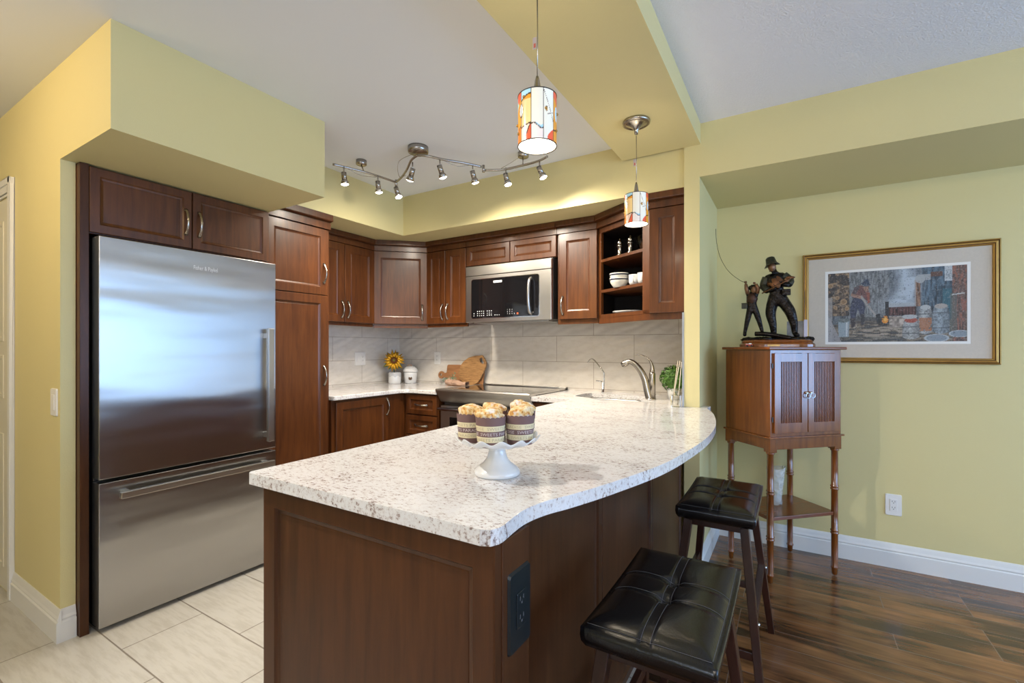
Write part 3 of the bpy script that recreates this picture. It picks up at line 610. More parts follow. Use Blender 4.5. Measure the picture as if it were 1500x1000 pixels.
# sink bowl
t = thing('kitchen_sink', (-1.0, 2.95, 0.70), 'undermount stainless steel sink set in the granite counter', 'sink')
rim = [Vector((x, y, 0.884)) for x, y in sink_hole]; cen = Vector((-1.0, 2.96, 0))
mb = MB(); rings = []
for k, (s_, z) in enumerate(((1.08, 0.8835), (1.01, 0.8835), (1.0, 0.875), (0.94, 0.73), (0.85, 0.71), (0.3, 0.705))):
    rings += [(cen.x + (p.x - cen.x) * s_, cen.y + (p.y - cen.y) * s_, z) for p in rim]
n = len(rim)
mb.add(rings, [(j * n + i, j * n + (i + 1) % n, (j + 1) * n + (i + 1) % n, (j + 1) * n + i) for j in range(5) for i in range(n)] + [tuple(5 * n + i for i in range(n))], smooth=True)
obj('basin', mb, 'steel', t)
obj('drain', MB().lathe([(0.04, 0.706), (0.04, 0.712), (0.03, 0.710), (0.0, 0.708)], (-1.0, 2.96, 0)), 'chrome', t)

# ---------------------------------------------------------------- refrigerator
XF = -2.555
t = thing('refrigerator', (-2.9, 1.186, 0), 'stainless steel bottom-freezer refrigerator with bar handles', 'refrigerator')
obj('body', MB().box(-3.20, -2.635, 0.79, 1.575, 0.03, 1.715), 'darksteel', t, bevel=0.003)
obj('kickplate', MB().box(-3.15, -2.64, 0.80, 1.57, 0.0, 0.03), 'black', t)
fz = obj('upper_door', MB().box(-2.633, XF, 0.787, 1.585, 0.664, 1.72), 'fridge', t, bevel=0.003)
dz = obj('freezer_drawer', MB().box(-2.633, XF, 0.787, 1.585, 0.022, 0.648), 'fridge', t, bevel=0.003)
h = MB().box(XF + 0.042, XF + 0.064, 1.505, 1.538, 0.715, 1.345).box(XF, XF + 0.045, 1.510, 1.530, 0.735, 0.765).box(XF, XF + 0.045, 1.510, 1.530, 1.29, 1.32)
obj('handle', h, 'steel', fz, bevel=0.002)
h = MB().box(XF + 0.040, XF + 0.062, 0.845, 1.545, 0.578, 0.606).box(XF, XF + 0.045, 0.86, 0.89, 0.582, 0.602).box(XF, XF + 0.045, 1.50, 1.53, 0.582, 0.602)
obj('handle', h, 'steel', dz, bevel=0.002)
tm = text_mesh('Fisher & Paykel', 0.030); tm.xf(lambda v: Vector((XF + 0.0006, 1.155 + v.x * 0.62, 1.628 + v.y)))
obj('maker_name', tm, 'steelmark', fz, fixn=False, label='small grey maker name printed on the door')

# ---------------------------------------------------------------- range
X0, X1, YF = -2.302, -1.490, 2.690
t = thing('range', ((X0 + X1) / 2, 3.0, 0), 'stainless steel slide-in range with black glass cooktop', 'range')
obj('body', MB().box(X0 + 0.02, X1 - 0.02, 2.77, 3.29, 0.02, 0.90), 'darksteel', t)
prof = [(YF, 0.932), (YF - 0.006, 0.920), (YF - 0.002, 0.912), (2.752, 0.828), (2.775, 0.828), (2.775, 0.915), (2.775, 0.932)]
obj('control_panel', MB().hexa([(X0, y, z) for y, z in prof], [(X1, y, z) for y, z in prof]), 'steel', t, bevel=0.003)
obj('cooktop_frame', MB().box(X0, X0 + 0.035, 2.7755, 3.29, 0.916, 0.931).box(X1 - 0.035, X1, 2.7755, 3.29, 0.916, 0.931).box(X0, X1, 3.25, 3.296, 0.9155, 0.937), 'steel', t, bevel=0.002)
obj('cooktop_glass', MB().box(X0 + 0.036, X1 - 0.036, 2.7755, 3.249, 0.905, 0.929), 'blackglass', t)
od = obj('oven_door', MB().box(X0 + 0.012, X1 - 0.012, 2.735, 2.768, 0.22, 0.805), 'steel', t, bevel=0.003)
obj('window', MB().box(X0 + 0.10, X1 - 0.10, 2.733, 2.736, 0.36, 0.72), 'blackglass', od)
obj('handle', MB().tube([(X0 + 0.03, 2.685, 0.784), (X1 - 0.03, 2.690, 0.786)], 0.013, 12).box(X0 + 0.045, X0 + 0.075, 2.69, 2.736, 0.778, 0.794).box(X1 - 0.075, X1 - 0.045, 2.69, 2.736, 0.778, 0.794), 'chrome', od)
obj('lower_drawer', MB().box(X0 + 0.012, X1 - 0.012, 2.74, 2.768, 0.06, 0.21), 'steel', t, bevel=0.003)

# ---------------------------------------------------------------- microwave
X0, X1, YM, Z0, Z1 = -2.188, -1.444, 2.915, 1.436, 1.868
t = thing('microwave', ((X0 + X1) / 2, 3.1, Z0), 'stainless steel over-the-range microwave with black glass window', 'microwave')
obj('body', MB().box(X0, X1, 2.945, 3.29, Z0 + 0.006, Z1 + 0.008), 'darksteel', t, bevel=0.002)
obj('vent_strip', MB().box(X0, X1, YM, 2.945, 1.795, Z1), 'steel', t, bevel=0.003)
dr = obj('door', MB().box(X0, X1, YM, 2.945, Z0, 1.792), 'steel', t, bevel=0.003)
# black glass with rounded outline
def rrect(u0, u1, z0, z1, r, n=5):
    out = []
    for cx, cz, a in ((u1 - r, z0 + r, -90), (u1 - r, z1 - r, 0), (u0 + r, z1 - r, 90), (u0 + r, z0 + r, 180)):
        for k in range(n + 1):
            an = R(a + 90 * k / n); out.append((cx + r * math.cos(an), cz + r * math.sin(an)))
    return out
def plate(poly, y0, y1): return MB().hexa([(x, y0, z) for x, z in poly], [(x, y1, z) for x, z in poly])
obj('window_trim', plate(rrect(X0 + 0.055, X1 - 0.093, 1.464, 1.767, 0.018), YM - 0.002, YM + 0.002), 'chrome', dr)
obj('window', plate(rrect(X0 + 0.060, X1 - 0.097, 1.468, 1.763, 0.015), YM - 0.0035, YM + 0.001), 'blackglass', dr, label='black glass window with touch keypad')
hp = spline([(X1 - 0.155, YM - 0.004, 1.482), (X1 - 0.158, YM - 0.034, 1.505), (X1 - 0.160, YM - 0.045, 1.61), (X1 - 0.158, YM - 0.034, 1.715), (X1 - 0.155, YM - 0.004, 1.738)], 6)
obj('handle', MB().tube(hp, 0.011, 8, flat=1.0, up=(0, -1, 0)), 'steel', dr)
obj('maker_badge', MB().box(-1.925, -1.850, YM - 0.0055, YM - 0.003, 1.728, 1.744), 'steelmark', dr)
random.seed(3)
def glyph(kb, u, z, s_=0.006): kb.box(u, u + s_, YM - 0.0044, YM - 0.0034, z, z + s_ * random.uniform(0.5, 1.1))
for cx0, nx, nz in ((-2.108, 1, 2), (-2.075, 4, 3), (-1.985, 3, 3), (-1.915, 3, 1)):
    for i in range(nx):
        for j in range(nz):
            kb = MB(); glyph(kb, cx0 + i * 0.019, 1.484 + j * 0.016, 0.0062); obj('keypad_mark', kb, 'steelmark', dr)
dg = MB()
for i, ch in enumerate('123456789'):
    tm = text_mesh(ch, 0.012); x, z = -1.805 + (i % 3) * 0.020, 1.517 - (i // 3) * 0.015
    tm.xf(lambda v, x=x, z=z: Vector((x + v.x, YM - 0.0042, z + v.y))); dg.add(tm.v, tm.f)
tm = text_mesh('0', 0.012); tm.xf(lambda v: Vector((-1.745 + v.x, YM - 0.0042, 1.487 + v.y))); dg.add(tm.v, tm.f)
obj('keypad_digits', dg, 'steelmark', dr, fixn=False)
obj('stop_key', MB().box(-1.722, -1.708, YM - 0.0044, YM - 0.0034, 1.484, 1.497), 'orange', dr, label='orange stop key mark')
obj('underside_vent', MB().box(X0 + 0.05, X1 - 0.04, 2.955, 3.25, Z0 - 0.006, Z0 + 0.006), 'steel', t)

# ---------------------------------------------------------------- faucet and tap
YFa = 2.955; k_ = YFa / 2.85
def fpt(x, z): return (x * k_, YFa, 1.23 + (z - 1.23) * k_)
t = thing('kitchen_faucet', (-0.768, YFa, 0.914), 'brushed nickel single-lever kitchen faucet arching over the sink', 'faucet')
zb = 0.914
sp = spline([(-0.772, YFa, zb), fpt(-0.760, 0.985), fpt(-0.775, 1.045), fpt(-0.803, 1.100), fpt(-0.840, 1.140), fpt(-0.872, 1.152), fpt(-0.900, 1.140)], 6)
rs = [0.026 - 0.0085 * min(1, i / 26) for i in range(len(sp))]
obj('spout', MB().tube(sp, rs, 16, up=(1, 0, 0)), 'nickel', t)
a, b_ = Vector(fpt(-0.872, 1.152)), Vector(fpt(-0.918, 1.132))
obj('spray_head', MB().tube([a, a.lerp(b_, 0.3), a.lerp(b_, 0.7), b_], [0.015, 0.020, 0.022, 0.017], 16, up=(0, 0, 1)), 'nickel', t)
obj('valve_body', MB().lathe([(0.020, zb), (0.019, 1.075), (0.016, 1.085), (0.0, 1.086)], (-0.757, YFa, 0), 20), 'nickel', t)
obj('base_ring', MB().lathe([(0.030, zb), (0.030, zb + 0.005), (0.024, zb + 0.008)], (-0.766, YFa, 0), 24), 'nickel', t)
lv = spline([(-0.757, YFa, 1.087), fpt(-0.732, 1.128), fpt(-0.748, 1.165), fpt(-0.785, 1.190), fpt(-0.836, 1.197)], 6)
obj('lever', MB().tube(lv, [0.017 - 0.0135 * min(1, (i / 14)) for i in range(len(lv))], 12, up=(0, 1, 0)), 'nickel', t)
t = thing('filter_tap', (-1.190, 3.235, 0.914), 'slim chrome filtered-water tap behind the sink near the tiled wall', 'tap')
k2 = 3.235 / 3.15
tp = spline([(-1.175, 3.235, 0.914), (-1.175, 3.235, 1.03), (-1.178, 3.235, 1.06), (-1.215, 3.235, 1.11), (-1.252, 3.235, 1.150), (-1.280, 3.235, 1.155), (-1.302, 3.235, 1.130)], 6)
obj('spout', MB().tube(tp, 0.0045, 10, up=(0, 1, 0)), 'chrome', t)
obj('valve', MB().lathe([(0.016, 0.914), (0.016, 0.918), (0.010, 0.920), (0.010, 0.985), (0.006, 0.988)], (-1.183, 3.235, 0), 16).tube([(-1.190, 3.235, 0.992), (-1.235, 3.235, 0.998)], [0.005, 0.004], 8), 'chrome', t)

# ---------------------------------------------------------------- outlets and switches
def outlet(name, fr, u, z, w_, h_, mat, label, cat, kind='duplex'):
    t = thing(name, fr(u, 0, z), label, cat)
    b = MB(); pr_ = rrect(u - w_ / 2, u + w_ / 2, z - h_ / 2, z + h_ / 2, 0.006, 3)
    b.hexa([fr(x, 0.0005, zz) for x, zz in pr_], [fr(u + (x - u) * 0.94, 0.006, z + (zz - z) * 0.96) for x, zz in pr_]); obj('cover_plate', b, mat, t)
    ns = 2 if w_ > 0.1 else 1
    for k in range(ns):
        uu = u + (k - (ns - 1) / 2) * 0.046
        b = MB(); fr.box(b, uu - 0.0165, uu + 0.0165, 0.005, 0.0085, z - 0.033, z + 0.033); 
        if kind == 'switch' or (ns == 2 and k == 0):
            obj('rocker', b, mat, t, bevel=0.001)
        else:
            f_ = obj('socket', b, mat, t, bevel=0.001)
            s_ = MB()
            for dz_ in (-0.017, 0.017):
                for du in (-0.006, 0.006): fr.box(s_, uu + du - 0.001, uu + du + 0.001, 0.008, 0.0089, z + dz_, z + dz_ + 0.008)
                fr.box(s_, uu - 0.002, uu + 0.002, 0.008, 0.0089, z + dz_ - 0.007, z + dz_ - 0.003)
            obj('slots', s_, 'thread' if mat == 'black' else 'black', f_)
    return t
outlet('wall_outlet', Fr(XL + 0.008, YB - 0.008, 1, 0), 0.480, 1.148, 0.072, 0.115, 'plastic', 'white duplex outlet on the back tiled wall between canister and cutting boards', 'outlet')
outlet('switch_and_outlet', Fr(XL + 0.008, 2.06, 0, 1), 0.757, 1.145, 0.118, 0.118, 'plastic', 'white double plate with switch and outlet on tiled wall left of sunflower', 'outlet')
outlet('wall_outlet', Fr(0, YN, 1, 0), 0.485, 0.352, 0.074, 0.120, 'plastic', 'white duplex outlet low on the yellow wall right of the corner stand', 'outlet')
outlet('black_outlet', Fr(-0.445, 0.802 - 0.802, 0, 1), 0.757, 0.742, 0.078, 0.150, 'black', 'black duplex outlet on the peninsula corner post under the counter', 'outlet')
outlet('light_switch', Fr(-2.745, YL, 1, 0), 0.042, 1.003, 0.074, 0.118, 'plastic', 'white rocker light switch on the yellow hall wall near its corner', 'switch', 'switch')

# ---------------------------------------------------------------- pendants
def shade_colour(a, t):
    """colour of the stained glass at angle a (radians, 0 = towards the camera side) and height t (0..1)"""
    N = 10; s_ = (a / (2 * PI) * N + 0.5) % N; k = int(s_); f = s_ - k
    white = (0.86, 0.82, 0.70); amber = (0.80, 0.33, 0.03); pale = (0.88, 0.62, 0.28); coral = (0.80, 0.12, 0.05); blue = (0.42, 0.70, 0.85); pink = (0.88, 0.62, 0.50); mint = (0.55, 0.78, 0.70); line = (0.05, 0.035, 0.02)
    if f < 0.05 or f > 0.95 or t < 0.015 or t > 0.985: return line
    kk = k % 10
    def near(v, w_=0.014): return abs(v) < w_
    if kk in (0, 5):      # white strip with a blue wave
        y = 0.30 - 0.08 * f + 0.03 * math.sin(f * 6)
        if near(t - y): return line
        if t < y: return (0.88, 0.76, 0.70)
        y2 = y + 0.07 * f
        if t < y2: return blue
        return white
    if kk in (9, 4):      # left of the white strip: amber with circle and coral wedge
        d = math.hypot((f - 0.0) * 0.62, (t - 0.62) * 1.0)
        if near(d - 0.13, 0.010): return line
        if d < 0.13: return (0.88, 0.88, 0.86)
        top = 0.80 + 0.10 * math.sin(f * 1.6)
        if near(t - top): return line
        if t > top: return blue
        low = 0.27 + 0.06 * f
        if near(t - low): return line
        if t < low:
            e = f - (0.35 + 1.9 * t)
            if near(e, 0.05): return line
            return coral if e > 0 else pink
        return tuple(pale[i] * (0.75 + 0.35 * f) for i in range(3)) if t < 0.8 else amber
    if kk in (8, 3):
        d = math.hypot((f - 1.0) * 0.62, (t - 0.62))
        if near(d - 0.13, 0.010): return line
        if d < 0.13: return (0.84, 0.86, 0.88)
        if t > 0.62 + 0.30 * abs(f - 0.1):
            e = t - (0.95 - 0.30 * f)
            return coral if e > 0 else mint
        if near(t - (0.22 + 0.10 * f)): return line
        return amber if t > 0.22 + 0.1 * f else (0.70, 0.20, 0.02)
    if kk in (1, 6):
        e = t - (0.98 - 0.62 * f)
        if near(e, 0.012): return line
        d = math.hypot((f - 0.28) * 0.62, t - 0.60)
        if d < 0.055: return (0.80, 0.45, 0.08) if d < 0.04 else line
        if near(t - (0.50 + 0.1 * abs(f - .4)), 0.006) and f > 0.3: return line
        lo = 0.20 * f * f + 0.01
        if f > 0.35 and t < 0.23 * math.sqrt(max(0, f - 0.35)) * 1.2 + 0.01: return coral
        return (0.86, 0.84, 0.74) if e > 0 else white
    if kk in (2, 7):
        if t > 0.68 + 0.2 * (1 - f): return coral
        d = math.hypot((f - 0.5) * 0.5, (t - 0.58) * 0.8)
        if d < 0.12: return blue
        if near(t - 0.22 - 0.05 * f): return line
        return amber
    return white
def pendant(x, y, ztop_canopy, z1, z0, rad, label):
    t = thing('pendant_lamp', (x, y, ztop_canopy), label, 'pendant lamp', 'stained glass pendants over the peninsula')
    obj('ceiling_canopy', MB().lathe([(0.001, 0), (0.064, 0), (0.066, -0.005), (0.065, -0.013), (0.058, -0.017), (0.052, -0.014), (0.049, -0.015), (0.026, -0.026), (0.013, -0.040), (0.0095, -0.048), (0.008, -0.064), (0.0, -0.065)], (x, y, ztop_canopy), 40), 'nickel', t)
    obj('cord', MB().tube([(x, y, ztop_canopy - 0.07), (x + 0.001, y, (ztop_canopy + z1) / 2), (x, y, z1 + 0.055)], 0.0018, 8), 'nickel', t)
    mb = MB().tube([(x - 0.008, y, z1 + 0.142), (x - 0.008, y, z1 + 0.176)], 0.0005, 4); mb = MB().box(x - 0.013, x - 0.0015, y - 0.004, y - 0.003, z1 + 0.142, z1 + 0.176, 0).box(x - 0.0095, x - 0.003, y - 0.0045, y - 0.004, z1 + 0.146, z1 + 0.158, 1)
    obj('cord_tag', mb, ['tag', 'tagred'], t, label='small paper tag on the cord')
    obj('socket_cap', MB().lathe([(0.0035, z1 + 0.062), (0.007, z1 + 0.050), (0.011, z1 + 0.025), (0.019, z1 + 0.002), (0.019, z1 - 0.004), (0.0, z1 - 0.005)], (x, y, 0), 28), 'nickel', t)
    NA, NZ = 180, 64; mb = MB(); vs = []; cols = []
    a_cam = math.atan2(-y, -x)
    for j in range(NZ + 1):
        for i in range(NA):
            a = a_cam + 2 * PI * i / NA; rr = rad
            vs.append((x + rr * math.cos(a), y + rr * math.sin(a), z0 + (z1 - z0) * j / NZ))
    fs = [(j * NA + i, j * NA + (i + 1) % NA, (j + 1) * NA + (i + 1) % NA, (j + 1) * NA + i) for j in range(NZ) for i in range(NA)]
    mb.add(vs, fs, 0, True); sh = obj('shade', mb, ['stained', 'shadeglow'], t, fixn=False)
    ca = sh.data.color_attributes.new('Col', 'FLOAT_COLOR', 'POINT'); 
    for j in range(NZ + 1):
        for i in range(NA):
            c = shade_colour(2 * PI * i / NA, j / NZ); ca.data[j * NA + i].color = (*c, 1)
    mb = MB(); mb.lathe([(rad - 0.0015, z0 + 0.002), (rad - 0.0015, z1 - 0.002)], (x, y, 0), 64, cap0=False, cap1=False); obj('shade_lining', mb, 'shadeglow', t, fixn=False)
    for z in (z0, z1): obj('rim', MB().lathe([(rad - 0.002, z - 0.001), (rad + 0.001, z - 0.001), (rad + 0.001, z + 0.001), (rad - 0.002, z + 0.001), (rad - 0.002, z - 0.001)], (x, y, 0), 64, cap0=False, cap1=False), 'lead', t)
    for da, tt in ((-0.72, 0.86), (0.45, 0.60), (-1.5, 0.42), (-1.2, 0.20), (1.25, 0.25), (1.45, 0.62), (2.4, 0.5), (3.3, 0.7)):
        a = a_cam + da; obj('glass_gem', MB().sphere((x + (rad + 0.001) * math.cos(a), y + (rad + 0.001) * math.sin(a), z0 + (z1 - z0) * tt), 0.0042, 10), 'gold', sh)
    obj('bulb', MB().sphere((x, y, z1 - 0.055), 0.026, 20, sc3=(1, 1, 1.25)), 'bulb', t)
    point('pendant_bulb_light', (x, y, z0 + 0.02), 2.6, (1.0, 0.86, 0.66), 0.03)
    return t
pendant(-0.640, 1.200, ZB, 1.966, 1.822, 0.0565, 'larger-looking stained glass pendant lamp nearest the camera')
pendant(-0.652, 2.245, ZB, 1.978, 1.836, 0.0560, 'stained glass pendant lamp farther back, in front of the open shelves')

# ---------------------------------------------------------------- track light
t = thing('track_light', (-1.90, 2.075, ZK), 'brushed nickel track light with eight spot heads and curved rails', 'ceiling light')
def canopy(x, y, r, h): return MB().lathe([(0.001, ZK), (r, ZK), (r, ZK - h), (r * 0.9, ZK - h - 0.003), (0, ZK - h - 0.003)], (x, y, 0), 36)
obj('ceiling_canopy', canopy(-1.905, 2.07, 0.060, 0.032), 'nickel', t)
for x, y in ((-2.35, 2.03), (-1.41, 2.462)):
    obj('side_mount', canopy(x, y, 0.033, 0.026), 'nickel', t)
ZRL = 2.352
r1 = spline([(-2.389, 1.846, ZRL), (-2.350, 1.95, ZRL), (-2.318, 2.05, ZRL), (-2.297, 2.16, ZRL), (-2.285, 2.262, ZRL)], 6)
r2 = spline([(-2.27, 2.255, ZRL - 0.004), (-2.16, 2.20, ZRL - 0.004), (-2.05, 2.13, ZRL), (-1.96, 2.07, ZRL + 0.012), (-1.89, 2.05, ZRL + 0.02)], 6)
r3 = spline([(-1.89, 2.05, ZRL + 0.02), (-1.83, 2.075, ZRL + 0.01), (-1.77, 2.14, ZRL), (-1.70, 2.24, ZRL), (-1.64, 2.345, ZRL)], 6)
r4 = spline([(-1.632, 2.372, ZRL - 0.014), (-1.54, 2.43, ZRL - 0.010), (-1.41, 2.458, ZRL), (-1.30, 2.45, ZRL), (-1.225, 2.42, ZRL)], 6)
for r_ in (r1, r2, r3, r4): obj('rail', MB().tube(r_, 0.0070, 10), 'nickel', t)
for x, y in ((-2.279, 2.262), (-1.636, 2.362)):
    obj('joint', MB().lathe([(0.008, ZRL - 0.03), (0.008, ZRL + 0.014)], (x, y, 0), 16), 'nickel', t)
for x, y in ((-2.35, 2.03), (-1.41, 2.458)):
    obj('stem', MB().tube([(x, y, ZK - 0.03), (x + (0.025 if x < -2 else 0), y, ZRL)], 0.004, 8), 'nickel', t)
for cp in (spline([(-2.36, 1.93, ZRL - 0.005), (-2.34, 2.02, ZRL - 0.022), (-2.315, 2.12, ZRL - 0.006)], 6), spline([(-1.905, 2.07, ZK - 0.03), (-2.03, 2.04, ZRL + 0.01), (-2.10, 2.11, ZRL - 0.045), (-2.11, 2.18, ZRL - 0.015)], 8), spline([(-1.77, 2.15, ZRL - 0.004), (-1.73, 2.22, ZRL - 0.02), (-1.68, 2.28, ZRL - 0.004)], 6), spline([(-1.55, 2.43, ZRL), (-1.50, 2.455, ZRL + 0.03), (-1.43, 2.46, ZK - 0.02)], 6)):
    obj('wire', MB().tube(cp, 0.0016, 6), 'nickel', t)
heads = [((-2.362, 1.905), (0.05, 0.10, -1), 1), ((-2.297, 2.118), (0.05, 0.12, -1), 0), ((-2.277, 2.262), (0.35, 0.05, -1), 0), ((-1.955, 2.075), (-0.55, 0.15, -1), 1),
         ((-1.785, 2.125), (0.15, 0.35, -1), 1), ((-1.668, 2.293), (0.1, 0.35, -1), 0), ((-1.520, 2.437), (0.25, 0.05, -1), 1), ((-1.290, 2.447), (0.40, 0.15, -1), 1)]
for (hx, hy), dr_, on in heads:
    d = Vector(dr_).normalized(); top = Vector((hx, hy, ZRL)); el = Vector((hx, hy, ZRL - 0.048))
    sh_ = obj('spot_head', MB().tube([el - d * 0.012, el + d * 0.034], 0.0155, 20).tube([el + d * 0.034, el + d * 0.042, el + d * 0.060], [0.0155, 0.021, 0.0245], 20), 'nickel', t, fixn=False)
    obj('drop_stem', MB().tube([top, el], 0.0042, 8).tube([el - Vector((0.008, 0, 0)), el + Vector((0.008, 0, 0))], 0.006, 8), 'nickel', sh_)
    obj('bulb_face', MB().tube([el + d * 0.0595, el + d * 0.062, el + d * 0.067], [0.0225, 0.021, 0.010], 20), 'bulb', sh_)
    l = bpy.data.lights.new('spot_light', 'SPOT'); l.energy = 37; l.color = (1.0, 0.90, 0.76); l.spot_size = R(150); l.spot_blend = 1.0; l.shadow_soft_size = 0.022
    o = bpy.data.objects.new('spot_light', l); COL.objects.link(o); o.location = el + d * 0.088; o.rotation_euler = Vector(d).to_track_quat('-Z', 'Y').to_euler()

# ceiling lamps outside the frame (hall, and the added fill in the dining area)
for x, y, z, lab in ((HALL[0], HALL[1], ZK, 'flush ceiling lamp in the hall'), (DINE_FILL[0], DINE_FILL[1], ZR, 'added ceiling fill lamp in the dining area')):
    t = thing('ceiling_lamp', (x, y, z), lab, 'ceiling lamp')
    obj('base_plate', MB().lathe([(0.001, z), (0.12, z), (0.12, z - 0.015), (0, z - 0.016)], (x, y, 0), 32), 'nickel', t)
    obj('bulb', MB().sphere((x, y, z - 0.05), 0.03, 16), 'bulb', t)

t = thing('recessed_downlight', (DOWN[0], DOWN[1], ZK), 'recessed ceiling downlight left of the peninsula', 'ceiling light')
obj('trim_ring', MB().lathe([(0.045, ZK), (0.062, ZK), (0.060, ZK - 0.006), (0.045, ZK - 0.004), (0.045, ZK)], (DOWN[0], DOWN[1], 0), 32, cap0=False, cap1=False), 'white', t)
t = thing('fill_uplight', (1.9, -1.9, 0), 'added uplight brightening the ceiling from behind, out of view', 'floor lamp')  # unseen uplight, added only to brighten the ceilings
obj('base', MB().lathe([(0.0, 0.0), (0.14, 0.0), (0.14, 0.02), (0.02, 0.03), (0.0125, 0.04), (0.0125, 1.70), (0.0, 1.70)], (1.9, -1.9, 0), 28), 'nickel', t)
obj('fill_bowl', MB().lathe([(0.02, 1.70), (0.10, 1.74), (0.16, 1.80), (0.155, 1.80), (0.09, 1.75), (0.015, 1.71)], (1.9, -1.9, 0), 32), 'nickel', t)
point('fill_uplight_bulb', (1.9, -1.9, 1.775), 80, (1.0, 0.95, 0.88), 0.06)

# ---------------------------------------------------------------- cake stand and muffins
CX, CY, CZ = -0.640, 0.985, 0.9145
t = thing('cake_stand', (CX, CY, CZ), 'white ceramic pedestal cake stand with scalloped rim on the granite counter', 'cake stand')
prof = [(0.0, 0.002), (0.056, 0.0), (0.059, 0.004), (0.057, 0.012), (0.049, 0.020), (0.036, 0.029), (0.026, 0.042), (0.021, 0.058), (0.020, 0.072), (0.024, 0.076)]
obj('pedestal', MB().lathe(prof, (CX, CY, CZ), 48, cap0=False, cap1=False), 'porcelain', t)
def rimf(r, z, a):
    k = max(0, (r - 0.078) / 0.027); return (r + 0.003 * k * math.cos(a * 14), z + k * 0.0050 * math.cos(a * 14))
prof = [(0.0, 0.0745), (0.024, 0.0745), (0.060, 0.076), (0.085, 0.080), (0.099, 0.088), (0.106, 0.095), (0.1055, 0.0975), (0.099, 0.093), (0.085, 0.086), (0.060, 0.0825), (0.0, 0.082)]
obj('plate', MB().lathe(prof, (CX, CY, CZ), 168, fn=rimf, cap0=False, cap1=False), 'porcelain', t)
_words = text_mesh('SWEETS PARADISE   ', 0.0100)
_wd = max(v[0] for v in _words.v) + 0.006
def muffin(x, y, z, rot, label, seed, hsc=1.0, sugar=0.5):
    random.seed(seed)
    t = thing('muffin', (x, y, z), label, 'muffin', 'muffins on the cake stand', rz=rot)
    r0, r1, H_ = 0.0315, 0.0365, 0.070
    rr = lambda zz: r0 + (r1 - r0) * zz / H_
    bands = [(0, 0.0125, 0), (0.0125, 0.0255, 1), (0.0255, 0.0385, 0), (0.0385, 0.0510, 1), (0.0510, H_, 0)]
    mb = MB()
    mb.lathe([(0.0, 0.0), (r0, 0.0)], n=64, cap0=False, cap1=False)
    for a, b_, mi in bands:
        if b_ < H_: mb.lathe([(rr(a), a), (rr(b_), b_)], n=64, mi=mi, cap0=False, cap1=False)
        else: mb.lathe([(rr(a), a), (rr(H_ - 0.003), H_ - 0.003), (rr(H_), H_)], n=160, mi=mi, cap0=False, cap1=False, fn=lambda r, zz, an: (r, zz + (0.0022 * abs(math.sin(an * 10)) if zz > H_ - 0.001 else 0)))
    obj('paper_cup', mb, ['cupbrown', 'cupcream'], t, local=True, fixn=False)
    for zc_, mat_, sz in ((0.0285, 'inkpale', 1.0), (0.0155, 'inkdim', 0.95), (0.0415, 'inkdim', 0.95)):
        lm = MB(); n_ = 2; tot = n_ * _wd; circ = 2 * PI
        for k in range(n_):
            lm.add([((v[0] + k * _wd) / tot * circ, v[1] * sz, 0) for v in _words.v], _words.f)
        ph = zc_ * 40
        lm.xf(lambda v: Vector(((rr(zc_) + 0.0009) * math.cos(v.x + ph), (rr(zc_) + 0.0009) * math.sin(v.x + ph), zc_ + v.y)))
        obj('lettering', lm, mat_, t, local=True, fixn=False)
    lumps = [(Vector((random.uniform(-1, 1), random.uniform(-1, 1), random.uniform(0.1, 1))).normalized(), random.uniform(0.10, 0.26), random.uniform(0.16, 0.38)) for _ in range(26)]
    def f(d):
        k = 1.0
        for c, h_, w_ in lumps: k += h_ * math.exp(-((d - c).length / w_) ** 2) * 0.7
        return k + random.uniform(-0.025, 0.025)
    mb = MB().sphere((0, 0, H_ - 0.005), 0.031, 40, sc3=(1, 1, 0.84 * hsc), fn=f)
    for i_, v in enumerate(mb.v):
        q = math.hypot(v[0], v[1]); lim = 0.0355 if v[2] < H_ + 0.001 else 0.0395
        if q > lim: mb.v[i_] = (v[0] * lim / q, v[1] * lim / q, v[2])
    tp = obj('baked_top', mb, M['muffin'], t, local=True)
    return t
m_, n_, l_, b_ = new_mat('golden_muffin_crust_with_sugar')
tc = n_.new('ShaderNodeTexCoord'); tx = n_.new('ShaderNodeTexNoise'); tx.inputs['Scale'].default_value = 95; tx.inputs['Detail'].default_value = 6; l_.new(tc.outputs['Object'], tx.inputs['Vector'])
rp = ramp(n_, l_, tx.outputs['Fac'], [(0.33, (0.42, 0.14, 0.02)), (0.43, (0.68, 0.36, 0.09)), (0.54, (0.80, 0.58, 0.27)), (0.68, (0.86, 0.74, 0.52))])
tn = n_.new('ShaderNodeTexNoise'); tn.inputs['Scale'].default_value = 60; tn.inputs['Detail'].default_value = 9; l_.new(tc.outputs['Object'], tn.inputs['Vector'])
rs_ = ramp(n_, l_, tn.outputs['Fac'], [(0.54, (0, 0, 0)), (0.66, (0.85, 0.85, 0.85))])
mx = n_.new('ShaderNodeMix'); mx.data_type = 'RGBA'; l_.new(rs_.outputs[0], mx.inputs['Factor']); l_.new(rp.outputs[0], mx.inputs['A']); mx.inputs['B'].default_value = (0.82, 0.78, 0.76, 1); l_.new(mx.outputs['Result'], b_.inputs['Base Color'])
bp = n_.new('ShaderNodeBump'); bp.inputs['Strength'].default_value = 0.9; bp.inputs['Distance'].default_value = 0.006; l_.new(tx.outputs['Fac'], bp.inputs['Height']); l_.new(bp.outputs[0], b_.inputs['Normal']); b_.inputs['Roughness'].default_value = 0.75
M['muffin'] = m_
ev = Vector((-0.545, 0.838)); rv = Vector((0.838, 0.545))
